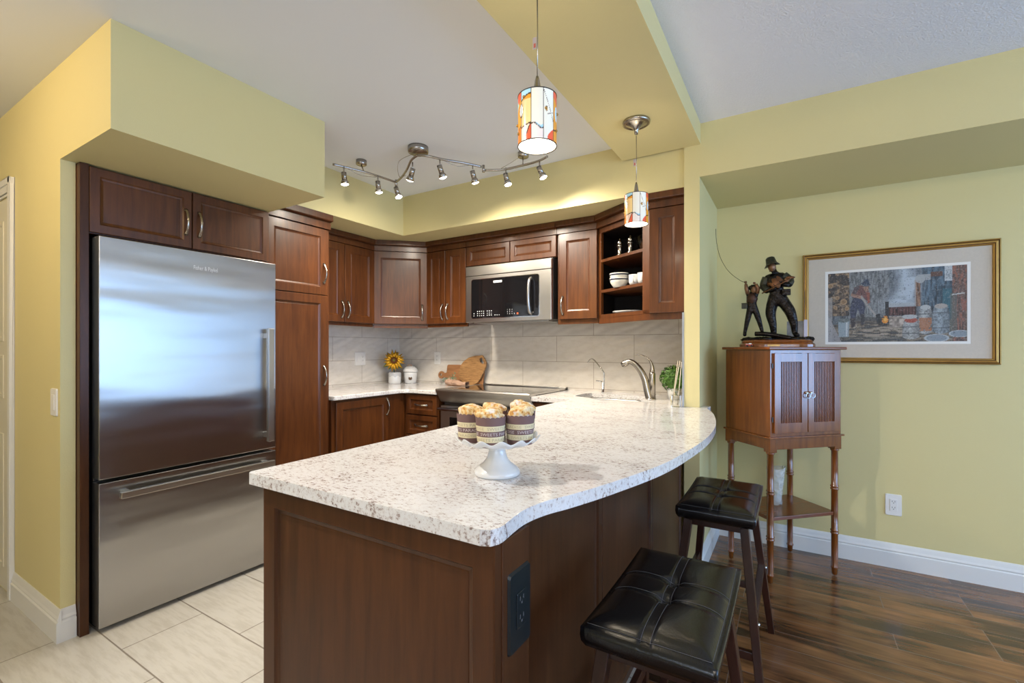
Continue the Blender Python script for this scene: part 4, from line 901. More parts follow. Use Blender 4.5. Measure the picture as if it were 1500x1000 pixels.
for i, (a, b_, rot, lab, hs) in enumerate(((-0.016, -0.058, 3.4, 'front centre muffin in a striped paper cup on the cake stand', 1.0), (-0.066, 0.003, 2.2, 'leftmost muffin in striped cup on the cake stand', 0.95),
        (0.056, -0.030, 3.9, 'front right muffin in a striped cup with a tan-crusted top', 1.0), (-0.010, 0.050, 1.0, 'muffin at the back of the stand between left and right ones', 0.9), (0.064, 0.041, 5.0, 'rear right muffin mostly hidden behind the front right one', 1.1))):
    p = rv * a + ev * b_; muffin(CX + p.x, CY + p.y, CZ + 0.0835, rot, lab, i + 2, hs)

# ---------------------------------------------------------------- counter decorations, back left
VX, VY = -3.120, 3.080; zc_ = 0.9145
t = thing('ceramic_vase', (VX, VY, zc_), 'short white ceramic vase with grey dripping glaze holding the sunflower', 'vase')
obj('body', MB().lathe([(0.0, 0.0), (0.052, 0.0), (0.0555, 0.005), (0.0565, 0.03), (0.0565, 0.085), (0.052, 0.100), (0.048, 0.104), (0.045, 0.100), (0.050, 0.085), (0.050, 0.01), (0.0, 0.008)], (VX, VY, zc_), 40, cap0=False, cap1=False), 'porcelain', t)
dm = MB(); random.seed(2)
dm.lathe([(0.0572, 0.062), (0.0572, 0.085), (0.0527, 0.1005), (0.0485, 0.1045)], (VX, VY, zc_), 80, cap0=False, cap1=False, fn=lambda r, z, a: (r, z if z > 0.07 else 0.074 - 0.014 * abs(math.sin(a * 3.5 + 1)) ** 3))
obj('glaze_drip', dm, pm('pale_grey_glaze', (0.48, 0.49, 0.50), 0.15), t, label='pale grey glaze running down from the rim')
t = thing('sunflower', (VX, VY, zc_ + 0.10), 'yellow artificial sunflower with green leaves standing in the white vase', 'flower')
fc = Vector((VX + 0.035, VY - 0.045, 1.128)); nf = Vector((0.71, -0.70, 0.12)).normalized(); ux = nf.cross(Vector((0, 0, 1))).normalized() * -1; uz = ux.cross(nf).normalized() * (1)
if uz.z < 0: uz = -uz
pt = MB(); random.seed(11)
for ring, (cnt, ln, tilt) in enumerate(((17, 0.078, -0.010), (15, 0.066, 0.006), (12, 0.050, 0.014))):
    for k in range(cnt):
        a = 2 * PI * (k + ring * 0.4) / cnt + random.uniform(-0.1, 0.1); dv = ux * math.cos(a) + uz * math.sin(a); sd = nf.cross(dv)
        L_ = ln * random.uniform(0.85, 1.12); b0 = fc + dv * 0.022; w_ = 0.0105
        mid = fc + dv * (0.022 + L_ * 0.5) + nf * (tilt + 0.004); tip = fc + dv * (0.022 + L_) + nf * (tilt + random.uniform(-0.014, 0.004))
        pt.add([b0 - sd * 0.004, mid - sd * w_, tip, mid + sd * w_, b0 + sd * 0.004, mid + nf * 0.002, b0 - nf * 0.002, mid - nf * 0.001], [(0, 1, 5), (1, 2, 5), (2, 3, 5), (3, 4, 5), (4, 0, 5), (1, 0, 7), (2, 1, 7), (3, 2, 7), (4, 3, 7), (0, 4, 7)], 0, True)
obj('petals', pt, 'petal', t, fixn=False)
def disc(c, n__, r, th, mb, mi=0):
    return mb.tube([c - n__ * 0.006, c + n__ * th * 0.6, c + n__ * th], [r, r * 0.9, r * 0.4], 24, mi)
obj('seed_head', disc(fc, nf, 0.029, 0.014, MB()), 'seed', t); obj('seed_centre', disc(fc + nf * 0.010, nf, 0.011, 0.007, MB()), 'seedgreen', t, label='green centre of the sunflower')
obj('stem', MB().tube([(VX, VY, zc_ + 0.02), (VX, VY - 0.01, 1.05), fc - nf * 0.004], 0.0035, 8), 'leaf', t)
lf = MB()
for a, L_, z_ in ((2.3, 0.075, 0.03), (1.2, 0.07, 0.045), (2.9, 0.06, 0.0), (0.4, 0.07, 0.0), (3.7, 0.09, -0.03), (5.5, 0.085, -0.035), (4.2, 0.075, -0.045), (5.1, 0.07, -0.045), (-0.1, 0.06, -0.02)):
    dv = ux * math.cos(a) + uz * math.sin(a); sd = nf.cross(dv); b0 = fc + dv * 0.02 - nf * 0.012; mid = b0 + dv * L_ * 0.5 - nf * 0.004; tip = b0 + dv * L_ - nf * 0.014; w_ = L_ * 0.27
    lf.add([b0, mid - sd * w_, tip, mid + sd * w_, mid + nf * 0.008], [(0, 1, 4), (1, 2, 4), (2, 3, 4), (3, 0, 4)], 0, True)
obj('leaves', lf, 'leaf', t, fixn=False)

KX, KY = -3.035, 3.195
t = thing('ceramic_canister', (KX, KY, zc_), 'white ceramic canister with acorn-shaped lid, brown dot and rope handle', 'canister')
obj('body', MB().lathe([(0.0, 0.0), (0.046, 0.0), (0.052, 0.006), (0.058, 0.05), (0.061, 0.085), (0.060, 0.108), (0.0, 0.110)], (KX, KY, zc_), 40, cap0=False, cap1=False), 'porcelain', t)
obj('lid', MB().lathe([(0.060, 0.104), (0.066, 0.104), (0.067, 0.110), (0.064, 0.122), (0.052, 0.142), (0.030, 0.156), (0.0, 0.160)], (KX, KY, zc_), 72, cap0=False, cap1=False, fn=lambda r, z, a: (r + (0.0013 * math.cos(a * 24) if r > 0.02 else 0), z)), pm('beaded_white_lid', (0.72, 0.71, 0.69), 0.3, bump=0.5, bscale=160), t)
obj('rope_handle', MB().tube(spline([(KX - 0.032, KY - 0.01, zc_ + 0.150), (KX - 0.022, KY - 0.012, zc_ + 0.166), (KX, KY - 0.01, zc_ + 0.172), (KX + 0.020, KY - 0.008, zc_ + 0.166), (KX + 0.018, KY - 0.01, zc_ + 0.154)], 5), 0.0045, 8), 'kraft', t, label='tan rope handle')
dd = Vector((0.66, -0.75, 0)).normalized(); c0 = Vector((KX, KY, zc_ + 0.048)) + dd * 0.0568
obj('brown_dot', MB().tube([c0, c0 + dd * 0.0015], 0.0165, 20), 'brownglaze', t)
# cutting boards leaning on the back wall (x,z outline in the leaning plane)
def lean_board(name, poly, holes, ybase, lean, th, mat, label, zbase=0.9150):
    mb = slab([(x, z) for x, z in poly], [[(x, z) for x, z in h] for h in holes], 0, th)
    def f(v):
        x, z, d = v.x, v.y, v.z; return Vector((x, ybase + math.sin(lean) * z - math.cos(lean) * d, zbase + math.cos(lean) * z + math.sin(lean) * d))
    mb.xf(f); xs = [p[0] for p in poly]
    t = obj(name, mb, mat, bevel=0.003, loc=((min(xs) + max(xs)) / 2, ybase, zbase))
    return tag(t, label, 'cutting board', 'cutting boards on the back counter')
def arc(cx, cz, r, a0, a1, n=10): return [(cx + r * math.cos(R(a0 + (a1 - a0) * k / n)), cz + r * math.sin(R(a0 + (a1 - a0) * k / n))) for k in range(n + 1)]
poly = [(-2.662, 0.0), (-2.255, 0.0), (-2.255, 0.176), (-2.650, 0.176), (-2.662, 0.165), (-2.662, 0.105), (-2.69, 0.096)] + arc(-2.722, 0.082, 0.034, 40, 320, 12) + [(-2.69, 0.062), (-2.662, 0.055)]
lean_board('cutting_board', poly, [arc(-2.726, 0.082, 0.013, 0, 342, 14)], 3.258, R(10), 0.017, 'board', 'brown rectangular paddle board with a round holed handle pointing left')
pp = [(-2.494, 0.151), (-2.482, 0.183), (-2.459, 0.211), (-2.41, 0.243), (-2.347, 0.258), (-2.272, 0.264), (-2.262, 0.258), (-2.242, 0.233), (-2.221, 0.199), (-2.225, 0.157), (-2.247, 0.102), (-2.275, 0.051), (-2.299, 0.022), (-2.356, 0.002), (-2.434, 0.012), (-2.489, 0.058), (-2.509, 0.111)]
hole = [(-2.296, 0.234), (-2.278, 0.244), (-2.246, 0.201), (-2.257, 0.187), (-2.286, 0.205)]
lean_board('cutting_board', pp, [hole], 3.232, R(9), 0.017, 'board2', 'streaked olive-wood board with rounded end and cut-out grip leaning in front')
# paper-wrapped herbs
t = thing('paper_wrap', (-2.36, 3.16, zc_), 'crumpled kraft paper wrap lying before the cutting boards', 'paper wrap')
mb = MB(); rows = []
random.seed(9)
for i in range(13):
    s_ = i / 12; x = -2.555 + 0.235 * s_; rad = (0.050 - 0.034 * s_) if s_ < 0.75 else 0.0245 + 0.02 * (s_ - 0.75)
    for k in range(14):
        a = 2 * PI * k / 14; q = rad * (1 + random.uniform(-0.16, 0.16)); rows.append((x + random.uniform(-.004, .004), 3.165 + q * math.cos(a) * 1.1 - 0.05 * s_, zc_ + 0.012 + max(-0.0115, q * 0.62 * math.sin(a) + rad * 0.45)))
mb.add(rows, [(j * 14 + i, j * 14 + (i + 1) % 14, (j + 1) * 14 + (i + 1) % 14, (j + 1) * 14 + i) for j in range(12) for i in range(14)]); obj('wrap', mb, 'kraft', t, fixn=False)
t = thing('herb_sprig', (-2.53, 3.15, zc_), 'grey-green herb sprigs poking out of the kraft paper wrap', 'herbs')
mb = MB(); random.seed(4)
for k in range(34):
    c0 = Vector((-2.535 + random.uniform(-0.075, 0.06), 3.150 + random.uniform(-0.02, 0.03), 0)); zz = 0.03 + (c0.x + 2.61) * 0.42 + random.uniform(-0.022, 0.02); c0.z = zc_ + max(0.004, zz)
    dv = Vector((random.uniform(-1, 0.2), random.uniform(-0.8, 0.4), random.uniform(-0.2, 1))).normalized() * random.uniform(0.014, 0.030); sd = dv.cross(Vector((0.3, 1, 0.2))).normalized() * 0.006
    mb.add([c0, c0 + dv * 0.5 - sd, c0 + dv, c0 + dv * 0.5 + sd], [(0, 1, 2, 3)], 0, False)
for k in range(5): mb.tube([(-2.46 - 0.0 * k, 3.15, zc_ + 0.03 + 0.01 * k), (-2.56 - 0.008 * k, 3.14, zc_ + 0.01 + 0.012 * k)], 0.0015, 5)
obj('leaves', mb, 'herb', t, fixn=False)

# ---------------------------------------------------------------- topiary ball and reed diffuser beside the pillar
BX, BY, BZ, BR = -0.640, 3.02, 1.045, 0.080
t = thing('topiary_ball', (BX, BY, 0.914), 'round green boxwood topiary ball on the counter beside the pillar', 'plant')
mb = MB().sphere((BX, BY, BZ), BR * 0.78, 20); random.seed(8)
for k in range(1300):
    d = Vector((random.gauss(0, 1), random.gauss(0, 1), random.gauss(0, 1))).normalized(); c0 = Vector((BX, BY, BZ)) + d * BR * random.uniform(0.84, 1.07)
    e1 = d.cross(Vector((random.random(), random.random(), random.random()))).normalized(); e2 = d.cross(e1); q = 0.0085; up_ = d * random.uniform(-0.004, 0.012)
    e1 = (e1 + d * random.uniform(-0.9, 0.9)).normalized()
    mb.add([c0 - e1 * q, c0 + e2 * q * 0.55, c0 + e1 * q, c0 - e2 * q * 0.55], [(0, 1, 2, 3)])
obj('foliage', mb, 'box_leaf', t, fixn=False)
obj('pot', MB().lathe([(0.0, 0.0), (0.035, 0.0), (0.042, 0.07), (0.0, 0.072)], (BX, BY, 0.9145), 24), 'porcelain', t)
DX, DY = -0.548, 2.640
t = thing('reed_diffuser', (DX, DY, 0.9145), 'square clear glass reed diffuser with two pale reeds by the pillar', 'diffuser')
obj('bottle', MB().box(DX - 0.024, DX + 0.024, DY - 0.024, DY + 0.024, 0.9150, 0.977).lathe([(0.010, 0.977), (0.010, 0.992), (0.013, 0.994), (0.013, 0.998)], (DX, DY, 0), 16), 'glass', t, bevel=0.004)
obj('reed', MB().tube([(DX - 0.018, DY - 0.012, 0.925), (DX + 0.022, DY - 0.005, 1.165)], 0.0022, 7).tube([(DX - 0.018, DY - 0.008, 0.925), (DX + 0.010, DY + 0.003, 1.168)], 0.0022, 7), 'reed', t)
obj('reed', MB().tube([(DX + 0.012, DY - 0.012, 0.925), (DX + 0.030, DY - 0.004, 1.160)], 0.0022, 7), 'reed', t)

# ---------------------------------------------------------------- items on the open shelves
def mill(x, y, z, label):
    t = thing('pepper_mill', (x, y, z), label, 'mill', 'silver mills on the upper open shelf')
    obj('body', MB().lathe([(0.0, 0.0), (0.021, 0.0), (0.021, 0.008), (0.016, 0.014), (0.015, 0.055), (0.020, 0.062), (0.020, 0.070)], (x, y, z), 20), 'salt', t)
    obj('cap', MB().lathe([(0.014, 0.071), (0.017, 0.076), (0.018, 0.088), (0.012, 0.100), (0.006, 0.104), (0.007, 0.110), (0.0, 0.114)], (x, y, z), 20), 'salt', t)
mill(-0.952, 2.915, zsh[1], 'left silver mill on the top open shelf'); mill(-0.868, 2.865, zsh[1], 'right silver mill on the top open shelf, beside the glass bowl')
t = thing('cut_glass_bowl', (-0.786, 2.87, zsh[1]), 'small cut glass bowl at the right end of the top open shelf', 'bowl')
obj('bowl', MB().lathe([(0.0, 0.0), (0.022, 0.0), (0.030, 0.02), (0.052, 0.095), (0.049, 0.095), (0.026, 0.022), (0.0, 0.010)], (-0.786, 2.87, zsh[1]), 24, cap0=False, cap1=False, fn=lambda r, z, a: (r + (0.002 * math.cos(a * 12) if z > 0.015 else 0), z + (0.004 * math.cos(a * 8) if z > 0.09 else 0))), 'glass', t)
for k, (z, lab) in enumerate(((zsh[0], 'lower of two stacked cream bowls with blue bands on the middle shelf'), (zsh[0] + 0.030, 'upper of two stacked cream bowls with blue bands on the middle shelf'))):
    t = thing('bowl', (-0.952, 2.90, z), lab, 'bowl', 'stacked cream bowls')
    obj('body', MB().lathe([(0.0, 0.0), (0.036, 0.0), (0.040, 0.006), (0.056, 0.030), (0.061, 0.058), (0.058, 0.058), (0.052, 0.032), (0.035, 0.012), (0.0, 0.0085)], (-0.952, 2.90, z), 40, cap0=False, cap1=False), 'cream', t)
    obj('band', MB().lathe([(0.0603, 0.044), (0.0616, 0.052)], (-0.952, 2.90, z), 40, cap0=False, cap1=False), 'blueglaze', t, label='dark blue patterned band')
for k, (x, y, lab) in enumerate(((-0.842, 2.86, 'left white cup on the middle open shelf'), (-0.775, 2.815, 'right white cup on the middle open shelf with its handle forward'))):
    t = thing('cup', (x, y, zsh[0]), lab, 'cup', 'white cups on the middle shelf')
    obj('body', MB().lathe([(0.0, 0.0), (0.026, 0.0), (0.034, 0.02), (0.036, 0.066), (0.034, 0.066), (0.031, 0.02), (0.0, 0.006)], (x, y, zsh[0]), 28, cap0=False, cap1=False), 'porcelain', t)
    obj('handle', MB().tube(spline([(x + 0.006, y - 0.034, zsh[0] + 0.055), (x + 0.009, y - 0.055, zsh[0] + 0.050), (x + 0.008, y - 0.055, zsh[0] + 0.024), (x + 0.005, y - 0.033, zsh[0] + 0.018)], 5), 0.0035, 8), 'porcelain', t)
tag(obj('plate', MB().lathe([(0.0, 0.0), (0.06, 0.0), (0.105, 0.014), (0.104, 0.017), (0.06, 0.005), (0.0, 0.004)], (-0.905, 2.955, zU0 + 0.0185), 40, cap0=False, cap1=False), 'porcelain'), 'white plate lying on the bottom of the open wall cabinet', 'plate')

# ---------------------------------------------------------------- corner stand (rotated about its centre)
SC = Vector((-0.058, 3.032, 0)); RZ = R(44.2); HW, HD = 0.226, 0.170
t = thing('corner_stand', SC, 'reddish wood cabinet on tall turned legs standing in the wall niche', 'cabinet', rz=RZ)
mb = MB().box(-HW - 0.012, HW + 0.012, -HD - 0.012, HD + 0.006, 0.762, 0.772).box(-HW, HW, -HD, HD, 0.772, 1.226)
obj('body', mb, 'stand', t, local=True, bevel=0.002)
obj('top', MB().box(-HW - 0.020, HW + 0.020, -HD - 0.020, HD + 0.010, 1.227, 1.242), 'stand_h', t, local=True, bevel=0.004, seg=3)
mb = MB().box(-HW + 0.01, HW - 0.01, -HD - 0.001, -HD + 0.018, 0.705, 0.7615).box(-HW + 0.01, HW - 0.01, HD - 0.018, HD, 0.705, 0.7615).box(-HW, -HW + 0.018, -HD + 0.01, HD - 0.01, 0.705, 0.7615).box(HW - 0.018, HW, -HD + 0.01, HD - 0.01, 0.705, 0.7615)
for sx in (-1, 1):
    for sy in (-1, 1): mb.box(sx * (HW - 0.020) - 0.022, sx * (HW - 0.020) + 0.022, sy * (HD - 0.020) - 0.022, sy * (HD - 0.020) + 0.022, 0.690, 0.7615)
obj('apron', mb, 'stand', t, local=True, bevel=0.002)
for sx in (-1, 1):
    for sy in (-1, 1):
        x, y = sx * (HW - 0.020), sy * (HD - 0.020)
        pr_ = [(0.017, 0.690), (0.021, 0.688), (0.021, 0.682), (0.0165, 0.678)]
        for zr in (0.475, 0.235): pr_ += [(0.0165, zr + 0.018), (0.0205, zr + 0.014), (0.0205, zr + 0.009), (0.0165, zr + 0.006), (0.0165, zr + 0.003), (0.0205, zr), (0.0205, zr - 0.005), (0.0165, zr - 0.009)]
        pr_ += [(0.0155, 0.055), (0.0185, 0.050), (0.0185, 0.044), (0.0150, 0.040), (0.0125, 0.008), (0.0, 0.0)]
        obj('leg', MB().lathe(pr_[::-1], (x, y, 0.0), 20, cap0=False), 'stand', t, local=True)
obj('shelf', MB().box(-HW + 0.016, HW - 0.016, -HD + 0.014, HD - 0.014, 0.330, 0.348), 'stand_h', t, local=True, bevel=0.002)
for k, (u0, u1) in enumerate(((-HW + 0.018, -0.002), (0.002, HW - 0.018))):
    yf = -HD; z0, z1 = 0.792, 1.208; s_ = 0.036
    mb = MB()
    mb.box(u0, u0 + s_, yf - 0.012, yf - 0.001, z0, z1).box(u1 - s_, u1, yf - 0.012, yf - 0.001, z0, z1).box(u0 + s_, u1 - s_, yf - 0.012, yf - 0.001, z0, z0 + 0.052).box(u0 + s_, u1 - s_, yf - 0.012, yf - 0.001, z1 - 0.045, z1)
    dr = obj('door', mb, 'stand', t, local=True, bevel=0.0015)
    mb = MB(); n__ = 13; wd = (u1 - u0 - 2 * s_) / n__; mb.box(u0 + s_, u1 - s_, yf - 0.0016, yf - 0.0012, z0 + 0.052, z1 - 0.045, 1)  # near-black backing paints the shade in the grooves between ribs
    for i in range(n__):
        a = u0 + s_ + i * wd
        mb.hexa([(a + wd * 0.16, yf - 0.0015, z0 + 0.052), (a + wd * 0.84, yf - 0.0015, z0 + 0.052), (a + wd * 0.66, yf - 0.0075, z0 + 0.052), (a + wd * 0.34, yf - 0.0075, z0 + 0.052)], [(a + wd * 0.16, yf - 0.0015, z1 - 0.045), (a + wd * 0.84, yf - 0.0015, z1 - 0.045), (a + wd * 0.66, yf - 0.0075, z1 - 0.045), (a + wd * 0.34, yf - 0.0075, z1 - 0.045)])
    obj('fluted_panel', mb, ['stand', 'inner'], dr, local=True, fixn=False)
    hx = u1 - 0.012 if k == 0 else u0 + 0.012
    mb = MB().sphere((hx, yf - 0.017, 1.000), 0.0075, 12).lathe([(0.008, 0), (0.008, 0.001)], (hx, yf - 0.014, 1.0), 10)
    ring_ = [(hx + 0.014 * math.sin(a) + 0.006, yf - 0.022, 0.986 + 0.014 * math.cos(a)) for a in [2 * PI * i / 20 for i in range(21)]]
    mb.tube(ring_, 0.0019, 6); obj('ring_pull', mb, 'chrome', dr, local=True)
    if k == 0:
        obj('hinge', MB().box(u0 - 0.008, u0 + 0.002, yf - 0.005, yf - 0.0005, 0.85, 0.875).box(u0 - 0.008, u0 + 0.002, yf - 0.005, yf - 0.0005, 1.13, 1.155), 'darksteel', dr, local=True)

# ---------------------------------------------------------------- bronze sculpture
t = thing('bronze_sculpture', (-0.081, 3.03, 1.2425), 'bronze sculpture of man and child fishing on an oval wooden base', 'sculpture')
def oval(hw, hd, n=40, ex=3.0, cx=-0.081, cy=3.03):
    out = []
    for i in range(n):
        a = 2 * PI * i / n; c, s_ = math.cos(a), math.sin(a)
        out.append((cx + hw * math.copysign(abs(c) ** (2 / ex), c), cy + hd * math.copysign(abs(s_) ** (2 / ex), s_)))
    return out
mb = MB(); rings = []; lv_ = [(0.188, 0.088, 1.2425), (0.188, 0.088, 1.256), (0.182, 0.083, 1.262), (0.176, 0.078, 1.266), (0.178, 0.080, 1.272), (0.174, 0.076, 1.278), (0.166, 0.070, 1.282)]
for hw, hd, z in lv_: rings += [(x, y, z) for x, y in oval(hw, hd)]
mb.add(rings, [(j * 40 + i, j * 40 + (i + 1) % 40, (j + 1) * 40 + (i + 1) % 40, (j + 1) * 40 + i) for j in range(len(lv_) - 1) for i in range(40)] + [tuple(range(39, -1, -1)), tuple(6 * 40 + i for i in range(40))])
obj('wooden_base', mb, 'stand', t)
obj('plaque', MB().box(-0.120, -0.060, 2.9395, 2.9425, 1.247, 1.255), 'gold', t, label='small brass plaque')
random.seed(21); mb = MB()
for i in range(60):
    a = random.uniform(0, 2 * PI); q = math.sqrt(random.random()); x, y = -0.085 + 0.165 * q * math.cos(a), 3.03 + 0.058 * q * math.sin(a)
    mb.sphere((x, y, 1.285), random.uniform(0.012, 0.028), 8, sc3=(1.4, 1, 0.62), fn=lambda d: 1 + random.uniform(-0.15, 0.15))
mb.tube(spline([(-0.185, 3.0, 1.318), (-0.13, 2.99, 1.315), (-0.07, 2.99, 1.304), (-0.01, 2.985, 1.290)], 5), [0.013] * 16, 8)
obj('rocky_ground', mb, 'bronze', t, fixn=False)
def sk(name, nodes, edges, mat, sub=2, parent=t):
    return skin(name, [(x + 0.081, y - 3.03, z - 1.2425, *[q * 1.28 for q in r]) for x, y, z, *r in nodes], edges, mat, parent, sub)
Y0 = 3.03
man = [(-0.072, Y0, 1.520, 0.036, 0.028), (-0.078, Y0, 1.565, 0.033, 0.026), (-0.086, Y0, 1.620, 0.038, 0.026), (-0.090, Y0 - 0.002, 1.652, 0.024, 0.020), (-0.096, Y0 - 0.008, 1.675, 0.012),
       (-0.102, Y0 - 0.014, 1.697, 0.019, 0.019), (-0.104, Y0 - 0.015, 1.720, 0.017),
       (-0.128, Y0 + 0.004, 1.636, 0.018), (-0.140, Y0 - 0.006, 1.590, 0.015), (-0.118, Y0 - 0.034, 1.558, 0.012), (-0.078, Y0 - 0.052, 1.572, 0.010),
       (-0.048, Y0 + 0.002, 1.645, 0.018), (-0.016, Y0 - 0.004, 1.610, 0.015), (-0.022, Y0 - 0.036, 1.585, 0.012), (-0.050, Y0 - 0.052, 1.590, 0.010),
       (-0.100, Y0, 1.495, 0.026), (-0.110, Y0 - 0.006, 1.430, 0.023), (-0.097, Y0 - 0.006, 1.370, 0.017), (-0.092, Y0, 1.315, 0.012), (-0.088, Y0 - 0.034, 1.302, 0.011),
       (-0.046, Y0, 1.495, 0.027), (-0.012, Y0 - 0.010, 1.440, 0.024), (0.006, Y0 - 0.006, 1.370, 0.017), (0.010, Y0, 1.315, 0.012), (0.026, Y0 - 0.030, 1.302, 0.011)]
med = [(0, 1), (1, 2), (2, 3), (3, 4), (4, 5), (5, 6), (2, 7), (7, 8), (8, 9), (9, 10), (2, 11), (11, 12), (12, 13), (13, 14), (0, 15), (15, 16), (16, 17), (17, 18), (18, 19), (0, 20), (20, 21), (21, 22), (22, 23), (23, 24)]
mo = sk('figure_of_man', man, med, 'bronze')
obj('vest', MB().sphere((-0.084, Y0 - 0.004, 1.600), 0.052, 20, sc3=(0.88, 0.74, 1.05), fn=lambda d: 1 + 0.05 * math.sin(d.z * 9 + d.x * 7)), 'bronze_b', mo, label='reddish brown bronze vest')
obj('face', MB().sphere((-0.101, Y0 - 0.020, 1.694), 0.0225, 16, sc3=(0.9, 0.95, 1.15), fn=lambda d: 1 + (0.25 if (d - Vector((-0.1, -1, 0))).length < 0.28 else 0) + (0.10 if (d - Vector((0, -0.8, -0.6))).length < 0.4 else 0)), 'bronze_s', mo, label='tan bronze face with nose and chin')
hat = MB().lathe([(0.0, 0.036), (0.015, 0.037), (0.023, 0.030), (0.0275, 0.003), (0.029, -0.001), (0.039, -0.010), (0.040, -0.013), (0.037, -0.013), (0.026, -0.004)], (0, 0, 0), 32, cap0=False, cap1=False, fn=lambda r, z, a: (r, z - (0.006 * math.cos(2 * a) if r > 0.03 else 0)))
hat.xf(lambda v: Matrix.Rotation(R(-14), 3, 'Y') @ v + Vector((-0.104, Y0 - 0.016, 1.716))); obj('hat', hat, 'bronze_g', mo, label='olive brimmed hat')
mb = MB()
for s_, pts in ((1, [(-0.128, Y0 + 0.002, 1.636), (-0.142, Y0 - 0.006, 1.592), (-0.122, Y0 - 0.034, 1.560)]), (-1, [(-0.046, Y0, 1.644), (-0.014, Y0 - 0.004, 1.612), (-0.020, Y0 - 0.034, 1.588)])):
    mb.tube(spline(pts, 5), [0.0245, 0.0245, 0.024, 0.0235, 0.023, 0.022, 0.021, 0.020, 0.0195, 0.019, 0.0185], 12)
obj('sleeve', mb, 'bronze_g', mo, fixn=False)
def fist(c, r, spread, mat, par, nm='hand'):
    mb = MB(); c = Vector(c); mb.sphere(c, r, 12, sc3=(1, 0.8, 0.8))
    for i in range(4):
        b0 = c + Vector(((i - 1.5) * r * 0.42, -r * 0.4, r * 0.3)); mb.tube([b0, b0 + Vector((spread * 0.2, -r * 0.9, r * 0.6)), b0 + Vector((spread, -r * 1.0, -r * (0.3 + 0.1 * i)))], [r * 0.26, r * 0.24, r * 0.18], 7)
    mb.tube([c + Vector((-r * 0.6, 0, r * 0.1)), c + Vector((-r * 0.9, -r * 0.8, r * 0.7))], [r * 0.3, r * 0.2], 7)
    return obj(nm, mb, mat, par, fixn=False)
fist((-0.070, Y0 - 0.056, 1.578), 0.0105, 0.004, 'bronze_s', mo); fist((-0.030, Y0 - 0.056, 1.606), 0.0105, 0.006, 'bronze_s', mo)
obj('fishing_rod', MB().tube([(-0.150, Y0 - 0.050, 1.545), (-0.070, Y0 - 0.064, 1.584), (-0.006, Y0 - 0.074, 1.618)], [0.0032, 0.003, 0.0024], 8), 'bronze_b', mo, label='rod held across the chest')
obj('trout', MB().sphere((-0.012, Y0 - 0.066, 1.622), 0.020, 12, sc3=(1.2, 0.35, 0.42)), 'bronze_b', mo)
obj('tackle_box', MB().box(-0.052, -0.010, Y0 - 0.058, Y0 - 0.030, 1.528, 1.562), 'bronze', mo, bevel=0.003)
obj('belt', MB().lathe([(0.0375, 1.532), (0.0385, 1.540), (0.0375, 1.548)], (0, 0, 0), 24, cap0=False, cap1=False).xf(lambda v: Vector((v.x - 0.075, v.y * 0.80 + Y0, v.z))), 'bronze_b', mo)
boy = [(-0.200, Y0, 1.470, 0.022, 0.018), (-0.203, Y0, 1.500, 0.020, 0.016), (-0.204, Y0, 1.535, 0.024, 0.017), (-0.200, Y0 - 0.002, 1.556, 0.009), (-0.196, Y0 - 0.006, 1.572, 0.0165), (-0.194, Y0 - 0.006, 1.588, 0.013),
       (-0.222, Y0, 1.546, 0.010), (-0.231, Y0 - 0.010, 1.578, 0.0085), (-0.234, Y0 - 0.016, 1.612, 0.006),
       (-0.180, Y0, 1.546, 0.010), (-0.171, Y0 - 0.006, 1.580, 0.0085), (-0.182, Y0 - 0.014, 1.606, 0.006),
       (-0.214, Y0, 1.452, 0.016), (-0.226, Y0 - 0.004, 1.400, 0.012), (-0.240, Y0 + 0.002, 1.330, 0.008), (-0.240, Y0 - 0.020, 1.306, 0.0085),
       (-0.186, Y0, 1.452, 0.016), (-0.168, Y0 - 0.004, 1.400, 0.012), (-0.152, Y0 + 0.002, 1.335, 0.008), (-0.150, Y0 - 0.016, 1.318, 0.0085)]
bed = [(0, 1), (1, 2), (2, 3), (3, 4), (4, 5), (2, 6), (6, 7), (7, 8), (2, 9), (9, 10), (10, 11), (0, 12), (12, 13), (13, 14), (14, 15), (0, 16), (16, 17), (17, 18), (18, 19)]
bo = sk('figure_of_child', boy, bed, 'bronze')
obj('shirt', MB().sphere((-0.203, Y0 - 0.002, 1.520), 0.035, 16, sc3=(0.86, 0.72, 1.15), fn=lambda d: 1 + 0.06 * math.sin(d.z * 8 + d.x * 9)), pm('dark_brown_bronze', (0.055, 0.025, 0.015), 0.35, 0.6, bump=0.5, bscale=60), bo)
obj('face', MB().sphere((-0.193, Y0 - 0.011, 1.573), 0.0190, 14, sc3=(0.85, 0.95, 1.1), fn=lambda d: 1 + (0.22 if (d - Vector((0.2, -1, 0))).length < 0.28 else 0)), 'bronze_s', bo, label='tan bronze face')
obj('hair', MB().sphere((-0.199, Y0 - 0.002, 1.586), 0.0215, 14, sc3=(1.05, 0.95, 0.85), fn=lambda d: 1 + 0.1 * math.sin(d.x * 15 + d.z * 12)), 'bronze', bo)
mb = MB().tube([(-0.224, Y0 - 0.002, 1.552), (-0.231, Y0 - 0.010, 1.580), (-0.234, Y0 - 0.016, 1.608)], [0.0125, 0.0115, 0.0085], 10).tube([(-0.178, Y0 - 0.002, 1.552), (-0.171, Y0 - 0.006, 1.580), (-0.182, Y0 - 0.014, 1.604)], [0.0125, 0.0115, 0.0085], 10)
obj('arm_skin', mb, 'bronze_s', bo, fixn=False)
fist((-0.235, Y0 - 0.018, 1.616), 0.0075, 0.003, 'bronze_s', bo); fist((-0.189, Y0 - 0.017, 1.608), 0.0070, -0.003, 'bronze_s', bo)
